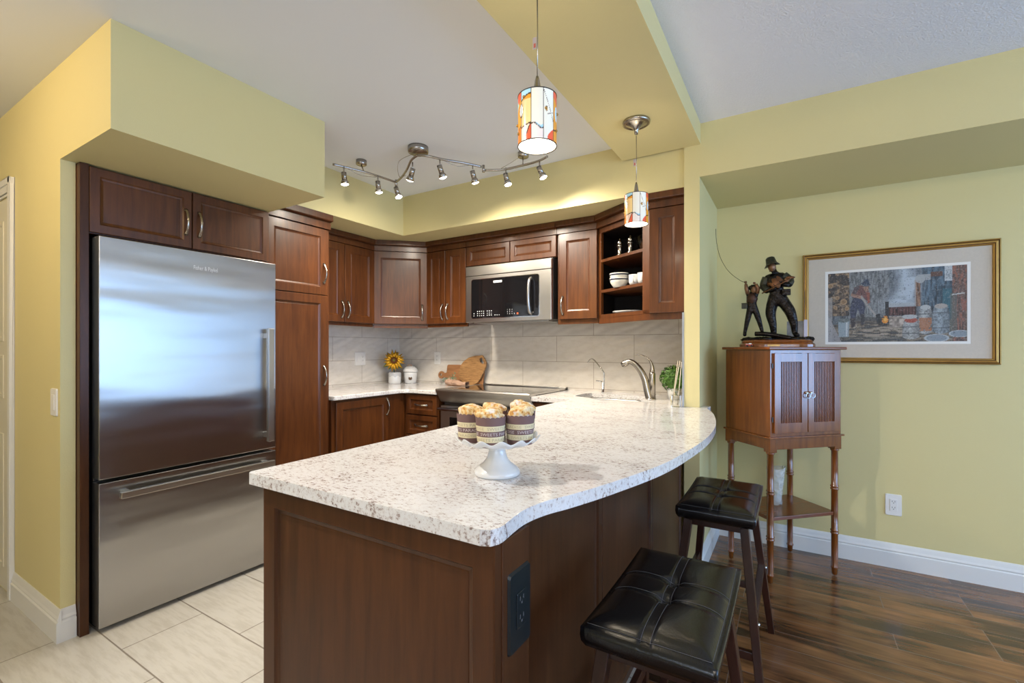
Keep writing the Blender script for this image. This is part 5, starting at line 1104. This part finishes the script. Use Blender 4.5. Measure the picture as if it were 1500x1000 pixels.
obj('creel_basket', MB().box(-0.256, -0.226, Y0 - 0.020, Y0 + 0.008, 1.466, 1.494).box(-0.258, -0.224, Y0 - 0.022, Y0 + 0.010, 1.494, 1.498), 'bronze_g', bo, bevel=0.003, label='small creel basket at the hip')
obj('fishing_line', MB().tube(spline([(-0.228, Y0 - 0.024, 1.614), (-0.262, Y0 - 0.022, 1.630), (-0.325, Y0 - 0.015, 1.690), (-0.370, Y0 - 0.010, 1.775), (-0.392, Y0 - 0.005, 1.870), (-0.398, Y0, 1.955)], 6), 0.0013, 6), 'bronze', bo, label='thin bent fishing rod')

# toy truck, photo box, pitcher
TX, TY, TZ = -0.206, 2.912, 1.2425
t = thing('toy_truck', (TX, TY, TZ), 'tiny red toy truck on the corner stand before the sculpture', 'toy truck')
obj('body', MB().box(TX - 0.022, TX + 0.014, TY - 0.009, TY + 0.009, TZ + 0.006, TZ + 0.014), 'red', t, bevel=0.001)
obj('cab', MB().box(TX - 0.004, TX + 0.008, TY - 0.0085, TY + 0.0085, TZ + 0.014, TZ + 0.021).box(TX - 0.020, TX - 0.006, TY - 0.008, TY + 0.008, TZ + 0.0145, TZ + 0.017), 'plastic', t, bevel=0.001, label='white cab and rails')
for x in (TX - 0.013, TX + 0.009): obj('wheel', MB().tube([(x, TY - 0.0105, TZ + 0.0055), (x, TY + 0.0105, TZ + 0.0055)], 0.0053, 14), 'tyre', t)
t = thing('photo_block', (0.02, 3.17, 1.2425), 'small glass photo block standing behind the bronze sculpture', 'photo frame')
mb = MB().box(-0.030, 0.052, 3.160, 3.172, 1.2430, 1.392); obj('photo', mb, pm('grey_photograph', (0.20, 0.19, 0.18), 0.3, var=0.9, scale=28), t)
obj('side_block', MB().box(0.054, 0.072, 3.140, 3.178, 1.2430, 1.398), pm('mauve_acrylic', (0.30, 0.24, 0.32), 0.1, coat=0.5), t)
PX, PY, PZ = -0.085, 3.045, 0.3485
m_, n_, l_, b_ = new_mat('cut_crystal_facets')
b_.inputs['Base Color'].default_value = (0.86, 0.90, 0.90, 1); b_.inputs['Roughness'].default_value = 0.05; b_.inputs['Alpha'].default_value = 0.30
tc = n_.new('ShaderNodeTexCoord'); vo = n_.new('ShaderNodeTexVoronoi'); vo.inputs['Scale'].default_value = 42; l_.new(tc.outputs['Object'], vo.inputs['Vector'])
bp = n_.new('ShaderNodeBump'); bp.inputs['Strength'].default_value = 1.0; bp.inputs['Distance'].default_value = 0.01; l_.new(vo.outputs['Distance'], bp.inputs['Height']); l_.new(bp.outputs[0], b_.inputs['Normal'])
M['crystal'] = m_
t = thing('crystal_pitcher', (PX, PY, PZ), 'cut crystal pitcher on the lower shelf of the corner stand', 'pitcher')
obj('body', MB().lathe([(0.0, 0.0), (0.034, 0.0), (0.036, 0.012), (0.031, 0.035), (0.033, 0.06), (0.036, 0.09), (0.040, 0.12), (0.044, 0.150), (0.046, 0.18), (0.047, 0.205), (0.0445, 0.205), (0.043, 0.18), (0.041, 0.150), (0.036, 0.12), (0.0315, 0.09), (0.029, 0.06), (0.027, 0.035), (0.0, 0.016)], (PX, PY, PZ), 32, cap0=False, cap1=False,
    fn=lambda r, z, a: (r * (1 + (0.12 * max(0, math.cos(a - 0.3)) ** 4 if z > 0.2 else 0)) + (0.0022 * math.cos(a * 8 + z * 110) * (1 if z < 0.15 else 0) if 0.02 < z < 0.16 and r > 0.03 else 0), z + (0.012 * max(0, math.cos(a - 0.3)) ** 2 if z > 0.2 else 0))), 'crystal', t)

# ---------------------------------------------------------------- framed painting
import numpy as np
PX0, PX1, PZ0, PZ1 = 0.052, 0.915, 1.150, 1.800
t = thing('framed_painting', (0.48, YN, PZ0), 'gilt-framed painting of a man shovelling in a smoky barn', 'painting')
def fring(i0, i1, y0, y1, mb, mi=0):
    a = [(PX0 + i0, PZ0 + i0), (PX1 - i0, PZ0 + i0), (PX1 - i0, PZ1 - i0), (PX0 + i0, PZ1 - i0)]; b_ = [(PX0 + i1, PZ0 + i1), (PX1 - i1, PZ0 + i1), (PX1 - i1, PZ1 - i1), (PX0 + i1, PZ1 - i1)]
    vs = [(x, y0, z) for x, z in a] + [(x, y1, z) for x, z in b_]; return mb.add(vs, [(k, (k + 1) % 4, 4 + (k + 1) % 4, 4 + k) for k in range(4)], mi)
mb = MB(); pf = [(0, YN - 0.001, 0), (0, YN - 0.018, 0), (0.006, YN - 0.024, 0), (0.010, YN - 0.020, 1), (0.013, YN - 0.021, 0), (0.020, YN - 0.022, 0), (0.023, YN - 0.016, 1), (0.028, YN - 0.014, 0), (0.031, YN - 0.009, 0), (0.031, YN - 0.005, 0)]
for k in range(len(pf) - 1): fring(pf[k][0], pf[k + 1][0], pf[k][1], pf[k + 1][1], mb, pf[k + 1][2])
obj('frame', mb, ['gold', 'golddark'], t)
A0, A1, B0, B1 = 0.180, 0.789, 1.272, 1.678
obj('mat_board', MB().box(PX0 + 0.03, A0 - 0.014, YN - 0.008, YN - 0.002, PZ0 + 0.03, PZ1 - 0.03).box(A1 + 0.014, PX1 - 0.03, YN - 0.008, YN - 0.002, PZ0 + 0.03, PZ1 - 0.03).box(A0 - 0.014, A1 + 0.014, YN - 0.008, YN - 0.002, PZ0 + 0.03, B0 - 0.014).box(A0 - 0.014, A1 + 0.014, YN - 0.008, YN - 0.002, B1 + 0.014, PZ1 - 0.03), 'mat', t)
obj('inner_fillet', MB().box(A0 - 0.014, A0, YN - 0.0075, YN - 0.002, B0 - 0.014, B1 + 0.014).box(A1, A1 + 0.014, YN - 0.0075, YN - 0.002, B0 - 0.014, B1 + 0.014).box(A0, A1, YN - 0.0075, YN - 0.002, B0 - 0.014, B0).box(A0, A1, YN - 0.0075, YN - 0.002, B1, B1 + 0.014), 'plastic', t)
NX, NY = 300, 190
rng = np.random.default_rng(5)
def vnoise(nx, ny, X, Yc):
    g_ = rng.random((ny + 2, nx + 2)); x = X * nx; y = Yc * ny; i = x.astype(int); j = y.astype(int); fx = x - i; fy = y - j
    fx = fx * fx * (3 - 2 * fx); fy = fy * fy * (3 - 2 * fy)
    return (g_[j, i] * (1 - fx) * (1 - fy) + g_[j, i + 1] * fx * (1 - fy) + g_[j + 1, i] * (1 - fx) * fy + g_[j + 1, i + 1] * fx * fy)
U, V = np.meshgrid(np.linspace(0, 0.9999, NX), np.linspace(0, 0.9999, NY)); V = 1 - V - 0.00005   # V measured from the top
V = np.clip(V, 0, 0.9999)
img = np.zeros((NY, NX, 3))
def mixc(mask, col, k=1.0):
    m = np.clip(np.asarray(mask, float) * k, 0, 1)[..., None]; img[:] = img * (1 - m) + np.asarray(col) * m
def stroke(c, n1, amp): return np.clip(np.asarray(c) * (1 + (n1[..., None] - 0.5) * amp), 0, 1)
Nf = vnoise(150, 90, U, V); Nv = vnoise(110, 14, U, V); Nh = vnoise(16, 60, U, V); Nb = vnoise(26, 18, U, V); Nm = vnoise(60, 40, U, V)
img[:] = stroke((0.13, 0.15, 0.17), Nv * 0.7 + Nf * 0.3, 1.5)                                     # weathered boards
b1 = (U > 0.17) & (U < 0.47); img[b1] = stroke((0.20, 0.215, 0.225), Nv * 0.75 + Nf * 0.25, 1.5)[b1]
b1 = (U > 0.70) & (U < 0.90); img[b1] = stroke((0.075, 0.12, 0.16), Nv, 1.7)[b1]
pile = (U < 0.17) & (V < 0.62); img[pile] = (stroke((0.16, 0.115, 0.08), Nm * 0.5 + Nf * 0.5, 2.2))[pile]; mixc(pile & (Nm > 0.72), (0.36, 0.24, 0.14)); mixc(pile & (Nb < 0.3), (0.03, 0.03, 0.035), 0.8)
for cx, cy, r_ in ((0.02, 0.18, 0.022), (0.075, 0.36, 0.018), (0.125, 0.42, 0.028), (0.15, 0.52, 0.018), (0.06, 0.50, 0.016)):
    d = np.hypot(U - cx, (V - cy) * 0.62); mixc(d < r_, (0.42, 0.27, 0.15)); mixc(d < r_ * 0.6, (0.30, 0.18, 0.09))
grd = V > 0.70 + 0.05 * (U < 0.2); img[grd] = stroke((0.20, 0.165, 0.125), Nh * 0.6 + Nf * 0.4, 1.7)[grd]; mixc(grd & (Nh > 0.55) & (U > 0.2) & (U < 0.6), (0.42, 0.36, 0.29), 0.7); mixc(grd & (Nh < 0.32), (0.06, 0.07, 0.075), 0.8)
mixc((V > 0.93) & (U < 0.6), (0.08, 0.09, 0.09), 0.5)
d = np.abs((V - 0.70) - (U - 0.30) * 0.08); mixc((d < 0.05) & (U > 0.2) & (U < 0.38), (0.05, 0.05, 0.05), 0.7)
smk = np.exp(-((U - 0.565 - 0.05 * np.sin(V * 9)) / 0.075) ** 2) * (V < 0.55) + 0.7 * np.exp(-((U - 0.62) / 0.05) ** 2) * (V < 0.5) * (V > 0.12)
mixc(smk * (0.5 + 0.8 * Nb), (0.50, 0.58, 0.66), 0.95)
mixc((U > 0.45) & (U < 0.665) & (V > 0.47) & (V < 0.52), (0.42, 0.46, 0.48), 0.8)
bx = (U > 0.445) & (U < 0.66) & (V > 0.52) & (V < 0.64); img[bx] = stroke((0.10, 0.045, 0.04), Nv, 2.0)[bx]; mixc((U > 0.44) & (U < 0.465) & (V > 0.44) & (V < 0.68), (0.03, 0.03, 0.035))
st = (U > 0.47) & (U < 0.66) & (V > 0.65) & (V < 0.80); img[st] = stroke((0.40, 0.34, 0.29), Nm, 1.3)[st]
pp_ = (U > 0.652) & (U < 0.692) & (V > 0.16) & (V < 0.52); img[pp_] = stroke((0.24, 0.13, 0.08), Nv, 1.8)[pp_]; mixc((U > 0.652) & (U < 0.662) & pp_, (0.4, 0.4, 0.4), 0.8)
mixc((np.hypot(U - 0.69, (V - 0.15) * 0.6) < 0.035), (0.42, 0.44, 0.45), 0.9); mixc((U > 0.69) & (U < 0.76) & (V > 0.09) & (V < 0.17), (0.40, 0.42, 0.43), 0.9); mixc((U > 0.76) & (U < 0.84) & (V > 0.065) & (V < 0.13), (0.13, 0.065, 0.045))
mixc((U > 0.855) & (U < 0.905) & (V < 0.20), (0.55, 0.58, 0.60)); mixc((U > 0.862) & (U < 0.90) & (V > 0.05) & (V < 0.17) & (Nf > 0.5), (0.22, 0.25, 0.27), 0.8)
mixc((U > 0.81) & (U < 0.90) & (V > 0.26) & (V < 0.62), (0.03, 0.06, 0.08), 0.6); mixc((U > 0.84) & (U < 0.90) & (V > 0.30) & (V < 0.7), (0.04, 0.20, 0.25), 0.45)
rr_ = U > 0.905; img[rr_] = stroke((0.19, 0.115, 0.09), Nv * 0.7 + Nf * 0.3, 1.8)[rr_]; mixc(rr_ & (Nv > 0.55) & (Nf > 0.4), (0.32, 0.10, 0.06), 0.8); mixc((U > 0.89) & (U < 0.935) & (V > 0.36) & (V < 0.95), (0.13, 0.14, 0.12), 0.75)
mixc((U > 0.90) & (U < 0.985) & (np.abs(V - 0.385 + (U - 0.9) * 0.2) < 0.008), (0.55, 0.55, 0.52))
def can(cx, hw, y0, y1, c, lid=None):
    s_ = (U - cx) / hw; body = (np.abs(s_) < 1 - 0.25 * np.clip((y0 + 0.10 - V) / 0.10, 0, 1)) & (V > y0) & (V < y1 - 0.03 * s_ * s_)
    shade = np.clip(1.15 - 0.55 * np.abs(s_ + 0.2), 0.4, 1.2)[..., None]; img[body] = (stroke(c, Nm * 0.5 + Nf * 0.5, 1.1) * shade)[body]
    for yy in (y0 + 0.10, y1 - 0.08): mixc(body & (np.abs(V - yy) < 0.008), (0.08, 0.09, 0.10), 0.7)
    if lid is not None: mixc((np.hypot(s_, (V - y0 - 0.01) / 0.045) < 0.75), lid)
can(0.83, 0.058, 0.52, 0.90, (0.27, 0.32, 0.35), (0.42, 0.38, 0.34)); can(0.725, 0.047, 0.53, 0.90, (0.36, 0.38, 0.38), (0.50, 0.52, 0.52)); mixc((np.abs(U - 0.725) < 0.043) & (V > 0.68) & (V < 0.86) & (Nm > 0.25), (0.42, 0.16, 0.06), 0.85)
can(0.625, 0.060, 0.70, 0.97, (0.40, 0.41, 0.40), (0.40, 0.08, 0.05)); mixc(np.hypot((U - 0.615) / 0.055, (V - 0.66) / 0.03) < 1, (0.48, 0.50, 0.50))
for cx, cy, rx in ((0.80, 0.955, 0.085), (0.955, 0.90, 0.075)):
    e = np.hypot((U - cx) / rx, (V - cy) / (rx * 0.62)); mixc(e < 1, (0.46, 0.50, 0.53)); mixc(e < 0.82, (0.26, 0.31, 0.35)); 
s_ = (U - 0.125) / (0.045 - 0.02 * (V - 0.68)); mixc((np.abs(s_) < 1) & (V > 0.69) & (V < 0.93), (0.33, 0.40, 0.43)); mixc((s_ > 0.4) & (s_ < 0.7) & (V > 0.7) & (V < 0.92), (0.60, 0.64, 0.66)); mixc(np.hypot(s_, (V - 0.69) / 0.03) < 1, (0.16, 0.19, 0.19))
mixc((U < 0.035) & (V > 0.35), (0.45, 0.42, 0.40), 0.6); mixc((U < 0.09 * (V - 0.6) * 3) & (V > 0.65), (0.42, 0.41, 0.42), 0.7)
def poly_mask(pts):
    m = np.zeros_like(U, bool); n = len(pts); j = n - 1
    for i in range(n):
        xi, yi = pts[i]; xj, yj = pts[j]; cnd = ((yi > V) != (yj > V)) & (U < (xj - xi) * (V - yi) / (yj - yi + 1e-9) + xi); m ^= cnd; j = i
    return m
def blob(pts, c, amp=0.9): mk = poly_mask(pts); img[mk] = stroke(c, Nm * 0.5 + Nf * 0.5, amp)[mk]
blob([(0.175, 0.58), (0.185, 0.42), (0.21, 0.36), (0.275, 0.40), (0.29, 0.50), (0.285, 0.60), (0.25, 0.62), (0.235, 0.52), (0.225, 0.60), (0.215, 0.68), (0.18, 0.68)], (0.055, 0.065, 0.11))
blob([(0.175, 0.66), (0.215, 0.66), (0.215, 0.78), (0.185, 0.80)], (0.06, 0.05, 0.055)); blob([(0.255, 0.60), (0.285, 0.60), (0.285, 0.75), (0.262, 0.77)], (0.05, 0.05, 0.06))
blob([(0.185, 0.32), (0.21, 0.22), (0.26, 0.19), (0.315, 0.24), (0.325, 0.36), (0.30, 0.42), (0.27, 0.34), (0.24, 0.36), (0.20, 0.37)], (0.18, 0.085, 0.08)); blob([(0.205, 0.24), (0.235, 0.19), (0.25, 0.22), (0.22, 0.32), (0.19, 0.32)], (0.10, 0.08, 0.09))
blob([(0.185, 0.30), (0.235, 0.33), (0.28, 0.36), (0.27, 0.39), (0.22, 0.37), (0.18, 0.34)], (0.34, 0.20, 0.15)); blob([(0.30, 0.30), (0.325, 0.30), (0.328, 0.44), (0.31, 0.46)], (0.30, 0.10, 0.07))
blob([(0.275, 0.22), (0.315, 0.21), (0.318, 0.27), (0.29, 0.29)], (0.33, 0.19, 0.14)); blob([(0.255, 0.16), (0.275, 0.155), (0.285, 0.11), (0.31, 0.115), (0.322, 0.17), (0.335, 0.20), (0.30, 0.215), (0.27, 0.19)], (0.05, 0.075, 0.12))
dl = np.abs((V - 0.36) - (U - 0.26) * 2.45); mixc((dl < 0.022) & (U > 0.26) & (U < 0.385), (0.38, 0.36, 0.34)); blob([(0.37, 0.62), (0.40, 0.60), (0.415, 0.72), (0.38, 0.75)], (0.04, 0.045, 0.05))
mixc((U > 0.39) & (U < 0.47) & (V > 0.66) & (V < 0.77), (0.03, 0.03, 0.03), 0.85); e = np.hypot((U - 0.44) / 0.025, (V - 0.69) / 0.055); mixc((e < 1) & (Nf > 0.35), (0.80, 0.30, 0.04)); mixc((e < 0.5), (0.90, 0.55, 0.12), 0.7)
mixc(Nf > 0.80, (0.45, 0.45, 0.44), 0.25); mixc(Nf < 0.18, (0.02, 0.02, 0.03), 0.45)
img *= 0.82
mb = MB(); xs_ = np.linspace(A0, A1, NX); zs_ = np.linspace(B0, B1, NY)
mb.v = [(float(x), YN - 0.006, float(z)) for z in zs_ for x in xs_]; mb.f = [(j * NX + i, j * NX + i + 1, (j + 1) * NX + i + 1, (j + 1) * NX + i) for j in range(NY - 1) for i in range(NX - 1)]; mb.m = [0] * len(mb.f); mb.s = [False] * len(mb.f)
cv = obj('canvas', mb, 'painting', t, fixn=False)
ca = cv.data.color_attributes.new('Col', 'FLOAT_COLOR', 'POINT'); buf = np.ones((NY * NX, 4), np.float32); buf[:, :3] = np.clip(img.reshape(-1, 3), 0, 1); ca.data.foreach_set('color', buf.ravel())

# ---------------------------------------------------------------- bar stools
def stool(cx, cy, rz, label, ztop=0.665):
    t = thing('bar_stool', (cx, cy, 0), label, 'stool', 'black leather saddle stools at the peninsula', rz=rz)
    HX, HY = 0.128, 0.222; nx, ny = 40, 60; vs = []; zb_ = ztop - 0.066
    def htop(u, v):
        x, y = u * HX, v * HY
        edge = max(abs(u) ** 7, abs(v) ** 9); z = ztop - 0.004 - 0.020 * edge + 0.010 * (v * v)
        z += 0.006 * (1 - u * u) * (1 - v * v)
        for by in (-0.045, 0.045):
            d = math.hypot(x, y - by); z -= 0.014 * math.exp(-(d / 0.014) ** 2) + 0.006 * math.exp(-(d / 0.045) ** 2)
            z -= 0.005 * math.exp(-((y - by + 0.0) / 0.007) ** 2) * (1 - 0.7 * abs(u))
        z -= 0.0035 * (math.exp(-((x - 0.006) / 0.0035) ** 2) + math.exp(-((x + 0.006) / 0.0035) ** 2))
        return z
    for j in range(ny + 1):
        for i in range(nx + 1):
            u, v = -1 + 2 * i / nx, -1 + 2 * j / ny; vs.append((u * HX, v * HY, htop(u, v)))
    n0 = len(vs); fs = [(j * (nx + 1) + i, j * (nx + 1) + i + 1, (j + 1) * (nx + 1) + i + 1, (j + 1) * (nx + 1) + i) for j in range(ny) for i in range(nx)]
    per = [i for i in range(nx + 1)] + [j * (nx + 1) + nx for j in range(1, ny + 1)] + [ny * (nx + 1) + i for i in range(nx - 1, -1, -1)] + [j * (nx + 1) for j in range(ny - 1, 0, -1)]
    prev = per
    for k, (out, z) in enumerate(((0.004, -0.020), (0.005, -0.036), (0.003, -0.050), (-0.004, -0.062), (-0.02, -0.063))):
        cur = []
        for q in per:
            x, y, zz = vs[q]; sx = x / HX; sy = y / HY; ox = out * (1 if abs(sx) > 0.99 else 0) * (1 if sx > 0 else -1); oy = out * (1 if abs(sy) > 0.99 else 0) * (1 if sy > 0 else -1)
            cur.append(len(vs)); vs.append((x + ox, y + oy, zz * 0.0 + ztop + z + 0.006 * sy * sy))
        m = len(per); fs += [(prev[i], prev[(i + 1) % m], cur[(i + 1) % m], cur[i]) for i in range(m)]; prev = cur
    fs.append(tuple(prev))
    mb = MB(); mb.add(vs, fs, 0, True); seat = obj('seat', mb, 'leather', t, local=True)
    for by in (-0.045, 0.045): obj('button', MB().sphere((0, by, htop(0, by / HY) + 0.002), 0.010, 14, sc3=(1, 1, 0.45)), 'leather', seat, local=True)
    st = MB()
    def seam(pts): st.tube([Vector(p) for p in pts], 0.0005, 5)
    for dx in (-0.0095, 0.0095): seam([(dx, v * HY, htop(dx / HX, v) + 0.0006) for v in [-0.98 + 1.96 * k / 40 for k in range(41)]])
    for by in (-0.045, 0.045): seam([(u * HX, by + 0.008, htop(u, (by + 0.008) / HY) + 0.0006) for u in [-0.95 + 1.9 * k / 24 for k in range(25)]])
    e_ = 0.93
    seam([(s * HX * 0.955, v * HY, htop(0.955 * s, v) + 0.0006) for s in (1,) for v in [-0.95 + 1.9 * k / 40 for k in range(41)]]); seam([(u * HX, -HY * 0.968, htop(u, -0.968) + 0.0006) for u in [-0.95 + 1.9 * k / 24 for k in range(25)]])
    obj('stitching', st, 'thread', seat, local=True)
    tops = {}; 
    obj('seat_rail', MB().box(-0.100, 0.100, -0.190, 0.190, zb_ - 0.020, zb_ + 0.002), 'stool', t, local=True, bevel=0.002)
    for sx in (-1, 1):
        for sy in (-1, 1):
            p1 = Vector((sx * 0.094, sy * 0.180, zb_ - 0.001)); p0 = Vector((sx * 0.160, sy * 0.300, 0.0)); tops[(sx, sy)] = (p0, p1)
            obj('leg', MB().bar(p0, p1, 0.030, 0.024, 0, (0, 1, 0), 0.040, 0.028), 'stool', t, local=True, bevel=0.002)
    def at(s_, z): p0, p1 = tops[s_]; return p0.lerp(p1, z / p1.z)
    for sy in (-1, 1): obj('stretcher', MB().bar(at((-1, sy), 0.20), at((1, sy), 0.20), 0.028, 0.018, 0, (0, 0, 1)), 'stool', t, local=True, bevel=0.0015)
    for sx in (-1, 1): obj('stretcher', MB().bar(at((sx, -1), 0.30), at((sx, 1), 0.30), 0.032, 0.018, 0, (0, 0, 1)), 'stool', t, local=True, bevel=0.0015)
    a, b_ = at((1, -1), 0.316), at((1, 1), 0.316); obj('foot_plate', MB().bar(a.lerp(b_, 0.04), a.lerp(b_, 0.96), 0.026, 0.003, 0, (1, 0, 0)), 'chrome', t, local=True)
    for s_ in ((1, -1), (1, 1)):
        c = at(s_, 0.300) + Vector((0.010, 0, 0)); obj('bolt', MB().tube([c, c + Vector((0.008, 0, 0))], 0.006, 12), 'chrome', t, local=True)
    return t
stool(-0.240, 2.010, R(0), 'farther black leather bar stool, next to the corner stand')
stool(-0.248, 1.130, R(0), 'nearer black leather bar stool, lower right of the peninsula')
